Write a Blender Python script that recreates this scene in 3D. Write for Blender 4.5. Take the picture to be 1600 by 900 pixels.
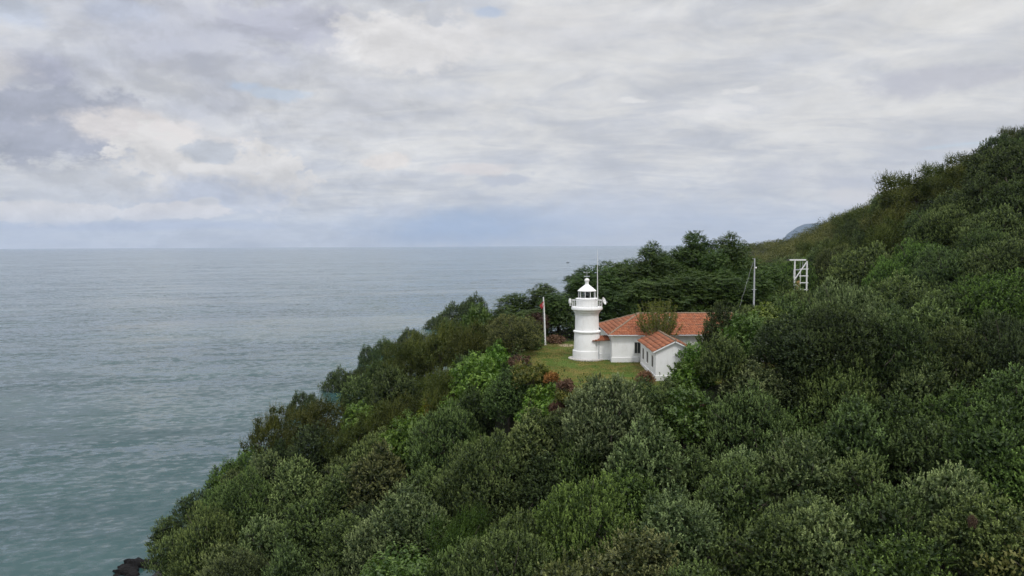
import bpy, bmesh, math, random
import numpy as np
from mathutils import Vector, Matrix

# ------------------------------------------------------------------ scene, camera, light
SC = bpy.context.scene
for o in list(bpy.data.objects):
    bpy.data.objects.remove(o)
COL = SC.collection
PI = math.pi
FPX = 1142.0                       # focal length in pixels of a 1600 px wide picture
CAM_Z = 45.0
cam_d = bpy.data.cameras.new('camera')
cam_d.sensor_width = 36.0
cam_d.lens = FPX / 1600 * 36.0
cam_d.clip_start = 0.5
cam_d.clip_end = 120000
cam = bpy.data.objects.new('camera', cam_d)
COL.objects.link(cam)
MCAM = Matrix.Translation((0, 0, CAM_Z)) @ Matrix.Rotation(math.radians(90 - 3.36), 4, 'X') @ Matrix.Rotation(math.radians(-0.28), 4, 'Z')
cam.matrix_world = MCAM
SC.camera = cam

SUN_EL, SUN_AZ = math.radians(57), math.radians(160)      # azimuth clockwise from +Y: behind the camera, to its right
sun_d = bpy.data.lights.new('sun', 'SUN')
sun_d.energy = 1.5
sun_d.angle = math.radians(10)
sun_d.color = (1.0, 0.97, 0.92)
sun = bpy.data.objects.new('sun', sun_d)
COL.objects.link(sun)
sd = Vector((math.sin(SUN_AZ) * math.cos(SUN_EL), math.cos(SUN_AZ) * math.cos(SUN_EL), math.sin(SUN_EL)))
sun.rotation_euler = sd.to_track_quat('Z', 'Y').to_euler()

SC.view_settings.view_transform = 'Standard'
SC.view_settings.look = 'None'
SC.view_settings.exposure = 0.0
SC.view_settings.gamma = 1.0
SC.view_settings.use_curve_mapping = False
SC.cycles.volume_bounces = 1
SC.cycles.max_bounces = 8
SC.cycles.transparent_max_bounces = 8


# ---- a tiny expression language for shader nodes
class G:
    def __init__(s, tree):
        s.t = tree
    def new(s, kind, **kw):
        n = s.t.nodes.new(kind)
        for k, v in kw.items():
            setattr(n, k, v)
        return n
    def put(s, sock, v):
        if isinstance(v, bpy.types.NodeSocket):
            s.t.links.new(v, sock)
        else:
            if sock.type == 'RGBA' and len(v) == 3:
                v = (*v, 1)
            sock.default_value = v
    def m(s, op, a, b=0.0, c=0.0, clamp=False):
        n = s.new('ShaderNodeMath', operation=op, use_clamp=clamp)
        s.put(n.inputs[0], a); s.put(n.inputs[1], b); s.put(n.inputs[2], c)
        return n.outputs[0]
    def add(s, a, b): return s.m('ADD', a, b)
    def sub(s, a, b): return s.m('SUBTRACT', a, b)
    def mul(s, a, b): return s.m('MULTIPLY', a, b)
    def div(s, a, b): return s.m('DIVIDE', a, b)
    def step(s, v, a, b):            # smoothstep, a -> 0, b -> 1
        n = s.new('ShaderNodeMapRange', interpolation_type='SMOOTHSTEP')
        if a > b:
            lo, hi, t0, t1 = b, a, 1.0, 0.0
        else:
            lo, hi, t0, t1 = a, b, 0.0, 1.0
        s.put(n.inputs[0], v); n.inputs[1].default_value = lo; n.inputs[2].default_value = hi
        n.inputs[3].default_value = t0; n.inputs[4].default_value = t1
        return n.outputs[0]
    def xyz(s, x, y, z=0.0):
        n = s.new('ShaderNodeCombineXYZ')
        s.put(n.inputs[0], x); s.put(n.inputs[1], y); s.put(n.inputs[2], z)
        return n.outputs[0]
    def noise(s, vec, scale, detail=4, rough=0.55, dist=0.0, color=False):
        n = s.new('ShaderNodeTexNoise')
        s.put(n.inputs['Vector'], vec)
        n.inputs['Scale'].default_value = scale
        n.inputs['Detail'].default_value = detail
        n.inputs['Roughness'].default_value = rough
        n.inputs['Distortion'].default_value = dist
        return n.outputs['Color'] if color else n.outputs['Fac']
    def mix(s, f, a, b, mode='MIX'):
        n = s.new('ShaderNodeMix', data_type='RGBA', blend_type=mode)
        s.put(n.inputs[0], f); s.put(n.inputs[6], a); s.put(n.inputs[7], b)
        return n.outputs[2]
    def vscale(s, v, k):
        n = s.new('ShaderNodeVectorMath', operation='MULTIPLY')
        s.put(n.inputs[0], v); s.put(n.inputs[1], k)
        return n.outputs[0]


def lin(r, g, b):
    f = lambda c: (c / 255 / 12.92) if c <= 10 else ((c / 255 + 0.055) / 1.055) ** 2.4
    return (f(r), f(g), f(b))


# ---- the sky: Nishita above a procedural cloud layer
world = bpy.data.worlds.new('World')
SC.world = world
world.use_nodes = True
wt = world.node_tree
wt.nodes.clear()
g = G(wt)
sky = g.new('ShaderNodeTexSky', sky_type='NISHITA', sun_disc=False)
sky.sun_elevation = SUN_EL
sky.sun_rotation = SUN_AZ
sky.altitude = 45
tc = g.new('ShaderNodeTexCoord')
sep = g.new('ShaderNodeSeparateXYZ')
wt.links.new(tc.outputs['Generated'], sep.inputs[0])
X, Y, Z = sep.outputs
AZ = g.m('ARCTAN2', X, Y)
EL = g.m('ARCSINE', Z)
ZP = g.m('MAXIMUM', Z, 0.0)


def ang(px, py):
    a = math.atan((px - 800) / FPX)
    e = math.atan((384 - py) / FPX * math.cos(a))
    return a, e


STR = 0.10
K = 1 / STR
col = lambda *c: tuple(v * K for v in lin(*c))
plane = g.xyz(g.div(X, g.add(ZP, 0.16)), g.div(Y, g.add(ZP, 0.16)), 0.0)
warpn = g.noise(g.xyz(g.mul(AZ, 1.0), g.mul(EL, 1.5), 3.3), 5.0, 5, 0.6, color=True)
wsep = g.new('ShaderNodeSeparateColor')
wt.links.new(warpn, wsep.inputs[0])
WX = g.sub(wsep.outputs[0], 0.5)
WY = g.sub(wsep.outputs[1], 0.5)
fineN = g.noise(g.xyz(g.mul(AZ, 1.0), g.mul(EL, 1.7), 8.1), 26.0, 8, 0.66)
puff = g.noise(g.xyz(g.mul(AZ, 1.0), g.mul(EL, 1.3), 1.7), 11.0, 7, 0.58)

n1 = g.noise(plane, 1.15, 7, 0.6, 0.4)
n2 = g.noise(g.vscale(plane, (0.8, 1.25, 1.0)), 3.2, 8, 0.64, 0.8)
lay = g.step(g.add(g.mul(n1, 0.5), g.mul(n2, 0.5)), 0.36, 0.64)
c = g.mix(lay, col(196, 199, 206), col(227, 226, 224))
# left: lavender grey, ragged
wl = g.mul(g.step(AZ, 0.02, -0.42), g.step(EL, 0.10, 0.20))
n3 = g.step(g.add(g.mul(puff, 0.6), g.mul(n1, 0.4)), 0.40, 0.62)
c = g.mix(g.mul(wl, g.add(g.mul(n3, 0.75), 0.2)), c, col(189, 192, 202))
# horizon: cool band
c = g.mix(g.mul(g.step(EL, 0.06, 0.0), 0.7), c, col(196, 200, 207))


def blob(c, px, py, rx, ry, colour, k, soft=0.9, wx=0.10, wy=0.05, fn=0.55):
    a, e = ang(px, py)
    u = g.div(g.add(g.sub(AZ, a), g.mul(WX, wx)), rx / FPX)
    v = g.div(g.add(g.sub(EL, e), g.mul(WY, wy)), ry / FPX)
    d = g.m('SQRT', g.add(g.mul(u, u), g.mul(v, v)))
    d = g.add(d, g.add(g.mul(g.sub(fineN, 0.5), fn * 3.2), g.mul(g.sub(puff, 0.5), fn * 2.2)))
    return g.mix(g.mul(g.step(d, 1.15, 1.15 - soft), k), c, col(*colour))


c = blob(c, 740, 352, 230, 46, (160, 178, 204), 0.85, 1.0, fn=.25)
c = blob(c, 1000, 330, 240, 40, (198, 204, 216), 0.6, 1.0)
c = blob(c, 1450, 300, 220, 60, (198, 199, 206), 0.5, 1.0)
# dark bank at the left and smoky patches
c = blob(c, 60, 195, 150, 60, (163, 167, 181), 0.85, 0.45)
c = blob(c, 70, 115, 60, 25, (178, 181, 198), 0.7, 0.7)
c = blob(c, 330, 60, 170, 60, (186, 189, 202), 0.6, 0.8)
c = blob(c, 470, 50, 90, 45, (184, 186, 200), 0.75, 0.7)
c = blob(c, 30, 20, 60, 30, (172, 190, 218), 0.35, 1.0)
c = blob(c, 200, 25, 60, 25, (174, 188, 214), 0.3, 1.0)
# bright ones
c = blob(c, 640, 75, 120, 45, (227, 225, 224), 0.85, 0.4)
c = blob(c, 850, 60, 200, 50, (221, 220, 221), 0.5, 0.9)
c = blob(c, 240, 205, 130, 30, (228, 222, 218), 0.85, 0.7)
c = blob(c, 20, 110, 50, 22, (222, 220, 220), 0.7, 0.7)
c = blob(c, 600, 250, 40, 10, (230, 224, 219), 0.9, 0.6)
c = blob(c, 760, 258, 70, 10, (224, 218, 216), 0.8, 0.7)
c = blob(c, 790, 275, 40, 10, (192, 196, 206), 0.8, 0.6)
c = blob(c, 985, 162, 24, 4, (232, 231, 230), 0.7, 0.9, 0.06, 0.03, .9)
c = blob(c, 1155, 152, 48, 6, (230, 229, 228), 0.75, 0.9, 0.08, 0.04, .9)
c = blob(c, 1110, 178, 90, 6, (224, 223, 223), 0.8, 0.8, 0.06, 0.02)
c = blob(c, 1490, 130, 130, 22, (190, 191, 201), 0.7, 0.9)
c = blob(c, 1190, 275, 60, 20, (196, 198, 207), 0.6, 0.9)
c = blob(c, 1330, 285, 90, 14, (193, 196, 206), 0.6, 0.9)
c = blob(c, 1320, 310, 40, 16, (222, 218, 216), 0.7, 0.9)
# cumulus bank over the sea at the left
c = blob(c, 330, 275, 120, 55, (224, 221, 218), 0.95, 0.25, 0.05, 0.05, 0.7)
c = blob(c, 330, 305, 105, 40, (192, 198, 212), 0.85, 0.8)
c = blob(c, 325, 232, 32, 22, (194, 198, 205), 0.9, 0.35)
c = blob(c, 110, 285, 120, 26, (208, 209, 212), 0.8, 0.7)
c = blob(c, 95, 327, 105, 15, (228, 224, 221), 0.95, 0.3, 0.04, 0.03, 0.7)
c = blob(c, 290, 332, 80, 13, (227, 223, 221), 0.95, 0.3, 0.04, 0.03, 0.7)
c = blob(c, 325, 315, 20, 6, (214, 213, 214), 0.9, 0.5, 0.03, 0.02)
c = blob(c, 250, 352, 220, 9, (174, 182, 202), 0.5, 0.9, 0.05, 0.012, .25)
c = blob(c, 620, 325, 40, 16, (204, 207, 214), 0.8, 0.6, 0.05, 0.04)
# blue gaps
gap = g.m('MAXIMUM', g.mul(g.step(n1, 0.34, 0.24), 0.5), 0.0)
for (px, py, rx, ry, k) in ((662, 5, 20, 7, 0.35), (770, 22, 24, 9, 0.38), (385, 140, 30, 8, 0.3), (450, 152, 40, 7, 0.28)):
    a, e = ang(px, py)
    u = g.div(g.add(g.sub(AZ, a), g.mul(WX, 0.05)), rx / FPX)
    v = g.div(g.add(g.sub(EL, e), g.mul(WY, 0.03)), ry / FPX)
    d = g.add(g.m('SQRT', g.add(g.mul(u, u), g.mul(v, v))), g.add(g.mul(g.sub(fineN, 0.5), 3.0), g.mul(g.sub(puff, 0.5), 1.5)))
    gap = g.m('MAXIMUM', gap, g.mul(g.step(d, 1.2, 0.2), k))
gap = g.m('MULTIPLY', gap, g.step(EL, 0.02, 0.12), clamp=True)
skyb = g.mix(1.0, sky.outputs[0], (1.6, 1.6, 1.6), 'MULTIPLY')
# fine grain of the cloud sheet
gr = g.add(0.93, g.mul(g.noise(g.xyz(AZ, g.mul(EL, 2.2), 5.5), 14.0, 9, 0.68, 0.5), 0.14))
c = g.mix(1.0, c, g.xyz(gr, gr, gr), 'MULTIPLY')
def cloudn(dy, sx, sy, sc, seed):
    return g.noise(g.xyz(g.add(g.mul(AZ, sx), g.mul(WX, .12)), g.add(g.mul(g.add(EL, dy), sy), g.mul(WY, .10)), seed), sc, 9, 0.60, 0.15)
r1_ = g.sub(cloudn(0.0, 1.0, 1.7, 8.0, 2.2), cloudn(0.016, 1.0, 1.7, 8.0, 2.2))
r2_ = g.sub(cloudn(0.0, 0.8, 2.2, 5.0, 6.2), cloudn(0.014, 0.8, 2.2, 5.0, 6.2))
rw = g.add(0.30, g.mul(g.step(AZ, 0.05, -0.35), 0.75))
rel = g.add(1.0, g.add(g.mul(g.mul(r1_, rw), 1.15), g.mul(r2_, 0.38)))  # relief paints lit tops and shaded undersides into the cloud colour
rel = g.m('MINIMUM', g.m('MAXIMUM', rel, 0.86), 1.11)
c = g.mix(1.0, c, g.xyz(rel, rel, rel), 'MULTIPLY')
c = g.mix(gap, c, skyb)
# the cloud sheet is brighter overhead and towards the veiled sun behind the camera
up = g.add(g.add(1.0, g.mul(g.step(EL, 0.42, 1.0), 1.7)), g.mul(g.mul(g.step(Y, 0.3, -0.7), g.step(EL, -0.02, 0.1)), 0.25))
c = g.mix(1.0, c, g.xyz(up, up, up), 'MULTIPLY')
bg = g.new('ShaderNodeBackground')
bg.inputs[1].default_value = STR
wt.links.new(c, bg.inputs[0])
wo = g.new('ShaderNodeOutputWorld')
wt.links.new(bg.outputs[0], wo.inputs[0])


# ------------------------------------------------------------------ helpers
def tag(o, label=None, cat=None, group=None, kind=None):
    if label: o['label'] = label
    if cat: o['category'] = cat
    if group: o['group'] = group
    if kind: o['kind'] = kind
    return o


def at(px, py, y):
    d = MCAM.to_3x3() @ Vector(((px - 800) / FPX, (450 - py) / FPX, -1.0))
    k = y / d.y
    return Vector((d.x * k, y, CAM_Z + d.z * k))


MINV = MCAM.inverted()


def proj(p):
    q = MINV @ Vector(p)
    return 800 + q.x / -q.z * FPX, 450 - q.y / -q.z * FPX, -q.z


def empty(name, loc, rz=0.0):
    o = bpy.data.objects.new(name, None)
    o.empty_display_size = 0.3
    o.location = loc
    o.rotation_euler = (0, 0, rz)
    COL.objects.link(o)
    return o


def material(name):
    m = bpy.data.materials.new(name)
    m.use_nodes = True
    t = m.node_tree
    p = t.nodes['Principled BSDF']
    return m, G(t), p


def geo_pos(g):
    return g.new('ShaderNodeNewGeometry').outputs['Position']


def objcoord(g):
    return g.new('ShaderNodeTexCoord').outputs['Object']


class MB:
    """collects shapes, then links them as ONE mesh object"""
    def __init__(s):
        s.b = bmesh.new()
    def poly(s, pts):
        return s.b.faces.new([s.b.verts.new(p) for p in pts])
    def box(s, x0, x1, y0, y1, z0, z1):
        v = [s.b.verts.new((x, y, z)) for z in (z0, z1) for y in (y0, y1) for x in (x0, x1)]
        for f in ((0, 2, 3, 1), (4, 5, 7, 6), (0, 1, 5, 4), (2, 6, 7, 3), (0, 4, 6, 2), (1, 3, 7, 5)):
            s.b.faces.new([v[i] for i in f])
    def bar(s, a, b, w, h=None):
        a, b = Vector(a), Vector(b)
        h = h or w
        d = (b - a).normalized()
        r = Vector((0, 0, 1)) if abs(d.z) < 0.9 else Vector((0, 1, 0))
        u = d.cross(r).normalized() * w / 2
        v = u.cross(d).normalized() * h / 2
        ring = [[s.b.verts.new(p + q) for q in (u + v, v - u, -u - v, u - v)] for p in (a, b)]
        for i in range(4):
            s.b.faces.new([ring[0][i], ring[0][(i + 1) % 4], ring[1][(i + 1) % 4], ring[1][i]])
        s.b.faces.new(ring[0][::-1]); s.b.faces.new(ring[1])
    def tube(s, pts, radii, n=8, caps=True):
        pts = [Vector(p) for p in pts]
        rings = []
        for i, p in enumerate(pts):
            d = (pts[min(i + 1, len(pts) - 1)] - pts[max(i - 1, 0)]).normalized()
            r = Vector((1, 0, 0)) if abs(d.x) < 0.8 else Vector((0, 1, 0))
            u = d.cross(r).normalized(); v = d.cross(u)
            rr = radii[i] if hasattr(radii, '__len__') else radii
            rings.append([s.b.verts.new(p + u * math.cos(2 * PI * k / n) * rr + v * math.sin(2 * PI * k / n) * rr) for k in range(n)])
        for a, b in zip(rings, rings[1:]):
            for k in range(n):
                s.b.faces.new([a[k], a[(k + 1) % n], b[(k + 1) % n], b[k]])
        if caps:
            s.b.faces.new(rings[0][::-1]); s.b.faces.new(rings[-1])
    def lathe(s, prof, n=64, cap0=False, cap1=False, c=(0, 0)):
        rings = [[s.b.verts.new((c[0] + r * math.cos(2 * PI * k / n), c[1] + r * math.sin(2 * PI * k / n), z)) for k in range(n)] for r, z in prof]
        for a, b in zip(rings, rings[1:]):
            for k in range(n):
                s.b.faces.new([a[k], a[(k + 1) % n], b[(k + 1) % n], b[k]])
        if cap0: s.b.faces.new(rings[0][::-1])
        if cap1: s.b.faces.new(rings[-1])
    def build(s, name, mat, parent=None, smooth=False, loc=None, bevel=0):
        bmesh.ops.recalc_face_normals(s.b, faces=s.b.faces)
        me = bpy.data.meshes.new(name)
        s.b.to_mesh(me); s.b.free()
        if smooth:
            me.shade_smooth()
            me.set_sharp_from_angle(angle=math.radians(35))
        me.materials.append(mat)
        o = bpy.data.objects.new(name, me)
        COL.objects.link(o)
        if parent: o.parent = parent
        if loc: o.location = loc
        if bevel:
            md = o.modifiers.new('bevel', 'BEVEL'); md.width = bevel; md.segments = 2; md.limit_method = 'ANGLE'
        return o


def np_mesh(name, verts, faces, mat, smooth=False, tint=None):
    """verts (n,3), faces (m,k) all the same size"""
    me = bpy.data.meshes.new(name)
    m, k = faces.shape
    me.vertices.add(len(verts)); me.vertices.foreach_set('co', verts.astype(np.float32).ravel())
    me.loops.add(m * k); me.loops.foreach_set('vertex_index', faces.astype(np.int32).ravel())
    me.polygons.add(m)
    me.polygons.foreach_set('loop_start', np.arange(0, m * k, k, dtype=np.int32))
    me.polygons.foreach_set('loop_total', np.full(m, k, dtype=np.int32))
    if tint is not None:
        a = me.attributes.new('tint', 'FLOAT', 'FACE')
        a.data.foreach_set('value', tint.astype(np.float32))
    me.update(calc_edges=True)
    if smooth: me.shade_smooth()
    me.materials.append(mat)
    return me


def link(name, me, parent=None):
    o = bpy.data.objects.new(name, me)
    COL.objects.link(o)
    if parent: o.parent = parent
    return o


# ------------------------------------------------------------------ terrain
LAWN_Z = 30.6


def lawn_z(y):
    return LAWN_Z + 0.04 * np.minimum(0, y - 91.0)


CT = []                                        # control points of the ground
def cp(px, py, y, h):
    p = at(px, py, y); CT.append((p.x, p.y, p.z - (h * 1.4 if y < 200 and h > 5 else h * .7 if y > 200 else h)))
for a in [  # seaward edge of the canopy
    (205, 890, 98, 3.2), (300, 782, 99, 5), (400, 700, 101, 6), (480, 622, 105, 6.5), (550, 578, 110, 6.5), (620, 540, 116, 6.5), (690, 500, 121, 7), (760, 480, 126, 8), (830, 465, 130, 10),
    (300, 890, 84, 5), (400, 800, 86, 6), (500, 700, 92, 6), (600, 640, 96, 6), (700, 575, 102, 6), (500, 890, 65, 6), (600, 780, 70, 6),
    (700, 680, 81, 6), (800, 890, 49, 6), (800, 770, 59, 6), (780, 640, 78, 6), (900, 720, 66, 6.5), (1100, 890, 44, 6), (1050, 760, 55, 6),
    (1150, 660, 67, 6), (1250, 610, 74, 6), (1130, 590, 80, 5.5), (1600, 890, 39, 6), (1600, 750, 47, 6), (1400, 760, 51, 6), (1400, 630, 64, 6), (1600, 610, 60, 6),
    (1400, 500, 88, 7), (1600, 450, 84, 7), (1250, 490, 102, 6.5), (1300, 440, 126, 7), (1450, 390, 118, 7), (1600, 320, 112, 7),
    (1600, 215, 130, 7), (1520, 258, 150, 6.5), (1430, 282, 175, 6), (1330, 335, 260, 6), (1250, 363, 400, 6), (1170, 382, 620, 6), (1290, 348, 320, 6),
    (1200, 420, 220, 6), (1300, 390, 220, 6)]:
    cp(*a)
CT += [(x, y, float(lawn_z(y))) for x in (2, 10, 20, 30, 36) for y in (80, 91, 105, 118)]
CT += [(5, 128, 29.5), (20, 130, 31), (40, 132, 31.5), (60, 138, 34), (30, 142, 26), (10, 142, 22), (50, 155, 30),
       (-10, 140, 14), (-30, 128, 5), (-50, 118, -3), (10, 160, 2), (-20, 150, -4), (30, 175, 3), (50, 200, 5), (70, 260, 6), (100, 380, 8), (150, 560, 12), (190, 800, 8),
       (-62, 98, -4), (-60, 80, -5), (-50, 60, -4), (-38, 40, -3), (-30, 15, -3), (-80, 60, -8), (-80, 110, -8), (-60, 140, -8), (-10, 20, 8), (0, 0, 12), (30, 10, 20), (60, 20, 30), (60, 50, 36),
       (110, 60, 62), (120, 110, 72), (150, 160, 80), (150, 220, 70), (180, 300, 66), (260, 430, 62), (380, 620, 56), (300, 800, 34), (500, 1000, 50), (700, 700, 110), (400, 300, 130), (400, 100, 150), (200, 40, 110),
       (30, 300, -8), (0, 240, -8), (90, 600, -8), (140, 1000, -8), (-120, 20, -8), (-120, 160, -8), (200, 1400, -6), (500, 1500, 40), (900, 1500, 60), (900, 400, 200),
       (100, 1400, -8), (220, 2000, -8), (500, 2600, -8), (0, 2600, -8), (-300, 1000, -8), (-300, 300, -8), (60, 900, -8), (330, 1600, -6), (40, 450, -8)]
CT = np.array(CT)
_D = np.linalg.norm(CT[:, None, :2] - CT[None, :, :2], axis=2)
_A = np.block([[_D + np.eye(len(CT)) * -0.6, np.ones((len(CT), 1))], [np.ones((1, len(CT))), np.zeros((1, 1))]])
_W = np.linalg.solve(_A, np.concatenate([CT[:, 2], [0]]))


def sm(v, a, b):
    t = np.clip((v - a) / (b - a), 0, 1)
    return t * t * (3 - 2 * t)


def terrain(x, y):
    x = np.asarray(x, float); y = np.asarray(y, float)
    sh = x.shape
    P = np.stack([x.ravel(), y.ravel()], 1)
    z = np.zeros(len(P))
    for i in range(0, len(P), 4000):
        d = np.linalg.norm(P[i:i + 4000, None, :] - CT[None, :, :2], axis=2)
        z[i:i + 4000] = d @ _W[:-1] + _W[-1]
    px, py = P[:, 0], P[:, 1]
    z += 0.35 * np.sin(px * 0.31 + 1.3 * np.sin(py * 0.17)) * np.cos(py * 0.27 + px * 0.11)
    # the terrace of the lighthouse
    e = np.interp(py, [75, 78, 84.5, 90, 98, 105, 109], [6.0, 5.0, 2.6, 1.0, 0.2, -1.0, -1.0])
    w = sm(px, e - 3.2, e - .4) * (1 - sm(px, 36, 42)) * sm(py, 71.5, 74.0) * (1 - sm(py, 110, 116))
    z = z * (1 - w) + lawn_z(py) * w
    return np.maximum(z, -8).reshape(sh)


def tz(x, y):
    return float(terrain(np.array([x]), np.array([y]))[0])


def grow(a, b, step, ext, ratio=1.18):
    v = list(np.arange(a, b, step)); s = step
    while v[-1] < ext:
        s *= ratio; v.append(v[-1] + s)
    return v


gx = np.array(sorted([-170, -150, -135] + grow(-120, 170, 2.0, 2600)))
gy = np.array(sorted([-60, -40, -20] + grow(-8, 220, 2.0, 2600)))
GX, GY = np.meshgrid(gx, gy)
GZ = terrain(GX, GY)
nx, ny = len(gx), len(gy)
tv = np.stack([GX, GY, GZ], 2).reshape(-1, 3)
ii, jj = np.meshgrid(np.arange(nx - 1), np.arange(ny - 1))
b0 = (jj * nx + ii).ravel()
tf = np.stack([b0, b0 + 1, b0 + nx + 1, b0 + nx], 1)

m_soil, g, p = material('forest_floor')
pos = geo_pos(g)
sepz = g.new('ShaderNodeSeparateXYZ'); g.put(sepz.inputs[0], pos)
c = g.mix(g.noise(pos, 0.5, 6, 0.65), (0.014, 0.018, 0.007), (0.040, 0.042, 0.016))
c = g.mix(g.step(g.noise(pos, 0.13, 3), 0.5, 0.65), c, (0.03, 0.042, 0.014))
rock = g.mix(g.noise(pos, 1.2, 8, 0.7), (0.012, 0.012, 0.012), (0.045, 0.042, 0.04))
c = g.mix(g.step(g.add(sepz.outputs[2], g.mul(g.noise(pos, 0.4, 4), 2.0)), 3.4, 2.6), c, rock)
g.put(p.inputs['Base Color'], c); p.inputs['Roughness'].default_value = 0.95
bn = g.new('ShaderNodeBump'); bn.inputs[0].default_value = 1.0; bn.inputs[1].default_value = 0.6
g.put(bn.inputs['Height'], g.noise(pos, 1.5, 8, 0.7)); g.put(p.inputs['Normal'], bn.outputs[0])
tag(link('hillside', np_mesh('hillside', tv, tf, m_soil, True)), kind='structure')

# far mountain down the coast
m_mt, g, p = material('far_mountain')
pos = geo_pos(g)
g.put(p.inputs['Base Color'], g.mix(g.noise(pos, 0.01, 6), (0.010, 0.022, 0.022), (0.025, 0.040, 0.035)))
p.inputs['Roughness'].default_value = 1
MY = 20000.0
prof = [(1212, 388), (1222, 378), (1232, 363), (1245, 355), (1258, 350.5), (1275, 348), (1295, 346), (1330, 340), (1380, 336), (1450, 338), (1540, 350), (1640, 372), (1750, 388)]
pxs = np.linspace(1195, 1750, 90)
vv = []
rs = np.random.RandomState(5)
for j in range(17):
    f = (j - 8) / 8.0
    for px in pxs:
        q = at(px, np.interp(px, [a for a, b in prof], [b for a, b in prof]), MY)
        hz = max(q.z, 0) * (1 - abs(f) ** 1.4) + 16 * math.sin(px * 0.13 + j) * (1 - abs(f)) * min(1, max(q.z, 0) / 80)
        vv.append((q.x * (1 + f * 0.12), MY + f * 3000, hz - 5))
ii, jj = np.meshgrid(np.arange(89), np.arange(16))
b0 = (jj * 90 + ii).ravel()
tag(link('hills', np_mesh('hills', np.array(vv), np.stack([b0, b0 + 1, b0 + 91, b0 + 90], 1), m_mt, True)), kind='structure')

# ------------------------------------------------------------------ sea
m_sea, g, p = material('sea_water')
pos = geo_pos(g)
def slopes(scale_vec, sc, det, amp):
    n = g.noise(g.vscale(pos, scale_vec), sc, det, 0.6, 0.3, color=True)
    v = g.new('ShaderNodeVectorMath', operation='SUBTRACT'); g.put(v.inputs[0], n); v.inputs[1].default_value = (0.5, 0.5, 0.5)
    return g.vscale(v.outputs[0], (amp, amp, 0.0))
rot = g.new('ShaderNodeVectorRotate', rotation_type='Z_AXIS'); g.put(rot.inputs['Vector'], pos); rot.inputs['Angle'].default_value = math.radians(-14)
pos_w = rot.outputs[0]
pos = pos_w
s1 = slopes((0.55, 1.0, 1.0), 0.7, 4, 0.95)
s2 = slopes((0.35, 1.0, 1.0), 0.16, 3, 0.55)
s3 = slopes((0.3, 1.0, 1.0), 0.035, 3, 0.16)
def vadd(a, b):
    n = g.new('ShaderNodeVectorMath', operation='ADD'); g.put(n.inputs[0], a); g.put(n.inputs[1], b); return n.outputs[0]
gust = g.add(0.30, g.mul(g.step(g.noise(g.vscale(pos, (0.4, 1.6, 1.0)), 0.008, 6, 0.65, 1.0), 0.36, 0.62), 1.15))
sv = vadd(vadd(s1, s2), s3)
vs = g.new('ShaderNodeVectorMath', operation='SCALE'); g.put(vs.inputs[0], sv); g.put(vs.inputs['Scale'], gust)
nv = vadd(vs.outputs[0], (0, 0, 1.0))
nn = g.new('ShaderNodeVectorMath', operation='NORMALIZE'); g.put(nn.inputs[0], nv)
g.put(p.inputs['Normal'], nn.outputs[0])
sea_c = g.mix(g.step(g.noise(g.vscale(pos, (0.6, 1.4, 1.0)), 0.012, 4, 0.6), 0.35, 0.65), (0.020, 0.056, 0.060), (0.034, 0.078, 0.078))
g.put(p.inputs['Base Color'], sea_c)
p.inputs['Roughness'].default_value = 0.09
p.inputs['IOR'].default_value = 1.33
R_SEA = 25000
yy = np.array([-2000, 0, 60, 120, 200, 400, 800, 2000, 6000, 14000, R_SEA]); xx = np.array([-R_SEA, -8000, -2000, -500, -100, 100, 500, 2000, 8000, R_SEA])
SX, SY = np.meshgrid(xx, yy)
ii, jj = np.meshgrid(np.arange(len(xx) - 1), np.arange(len(yy) - 1))
b0 = (jj * len(xx) + ii).ravel()
tag(link('sea', np_mesh('sea', np.stack([SX, SY, SX * 0], 2).reshape(-1, 3), np.stack([b0, b0 + 1, b0 + len(xx) + 1, b0 + len(xx)], 1), m_sea)), kind='structure')

# ------------------------------------------------------------------ lawn
m_lawn, g, p = material('lawn')
pos = geo_pos(g)
c = g.mix(g.step(g.noise(pos, 0.55, 5, 0.65), 0.35, 0.65), (0.060, 0.095, 0.016), (0.150, 0.122, 0.036))
c = g.mix(g.mul(g.step(g.noise(pos, 0.23, 4, 0.6), 0.52, 0.62), 0.7), c, (0.06, 0.12, 0.022))
c = g.mix(g.mul(g.step(g.noise(pos, 3.0, 4, 0.7), 0.55, 0.75), 0.5), c, (0.04, 0.06, 0.016))
sp = g.new('ShaderNodeSeparateXYZ'); g.put(sp.inputs[0], pos)
def spot(px, py, rx, ry):
    u = g.div(g.sub(sp.outputs[0], px), rx); v = g.div(g.sub(sp.outputs[1], py), ry)
    d = g.add(g.add(g.mul(u, u), g.mul(v, v)), g.mul(g.sub(g.noise(pos, 1.5, 4), 0.5), 1.0))
    return g.step(d, 1.1, 0.5)
q = at(885, 543, 104)
c = g.mix(g.mul(spot(q.x, 104.0, 1.2, 1.6), 0.9), c, (0.34, 0.27, 0.19))
c = g.mix(g.mul(spot(6.0, 104.5, 2.4, 0.7), 0.6), c, (0.16, 0.11, 0.06))
g.put(p.inputs['Base Color'], c); p.inputs['Roughness'].default_value = 1.0; p.inputs['Specular IOR Level'].default_value = 0.1
LP = [(6.3, 74.6), (5.2, 77.8), (2.9, 84.5), (1.3, 90), (0.4, 94), (1.0, 98), (3, 105), (4.5, 108.5), (14, 109), (34, 109), (36, 100), (35, 88), (26, 80), (21, 76.0), (10, 74.2)]
def inside(x, y, poly):
    r = np.zeros(np.shape(x), bool); n = len(poly)
    for i in range(n):
        (x0, y0), (x1, y1) = poly[i], poly[(i + 1) % n]
        cnd = ((y0 > y) != (y1 > y)) & (x < (x1 - x0) * (y - y0) / (y1 - y0 + 1e-9) + x0)
        r ^= cnd
    return r
lx = np.arange(-2, 38, 0.4); ly = np.arange(73.4, 110, 0.4)
LX, LY = np.meshgrid(lx, ly)
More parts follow.
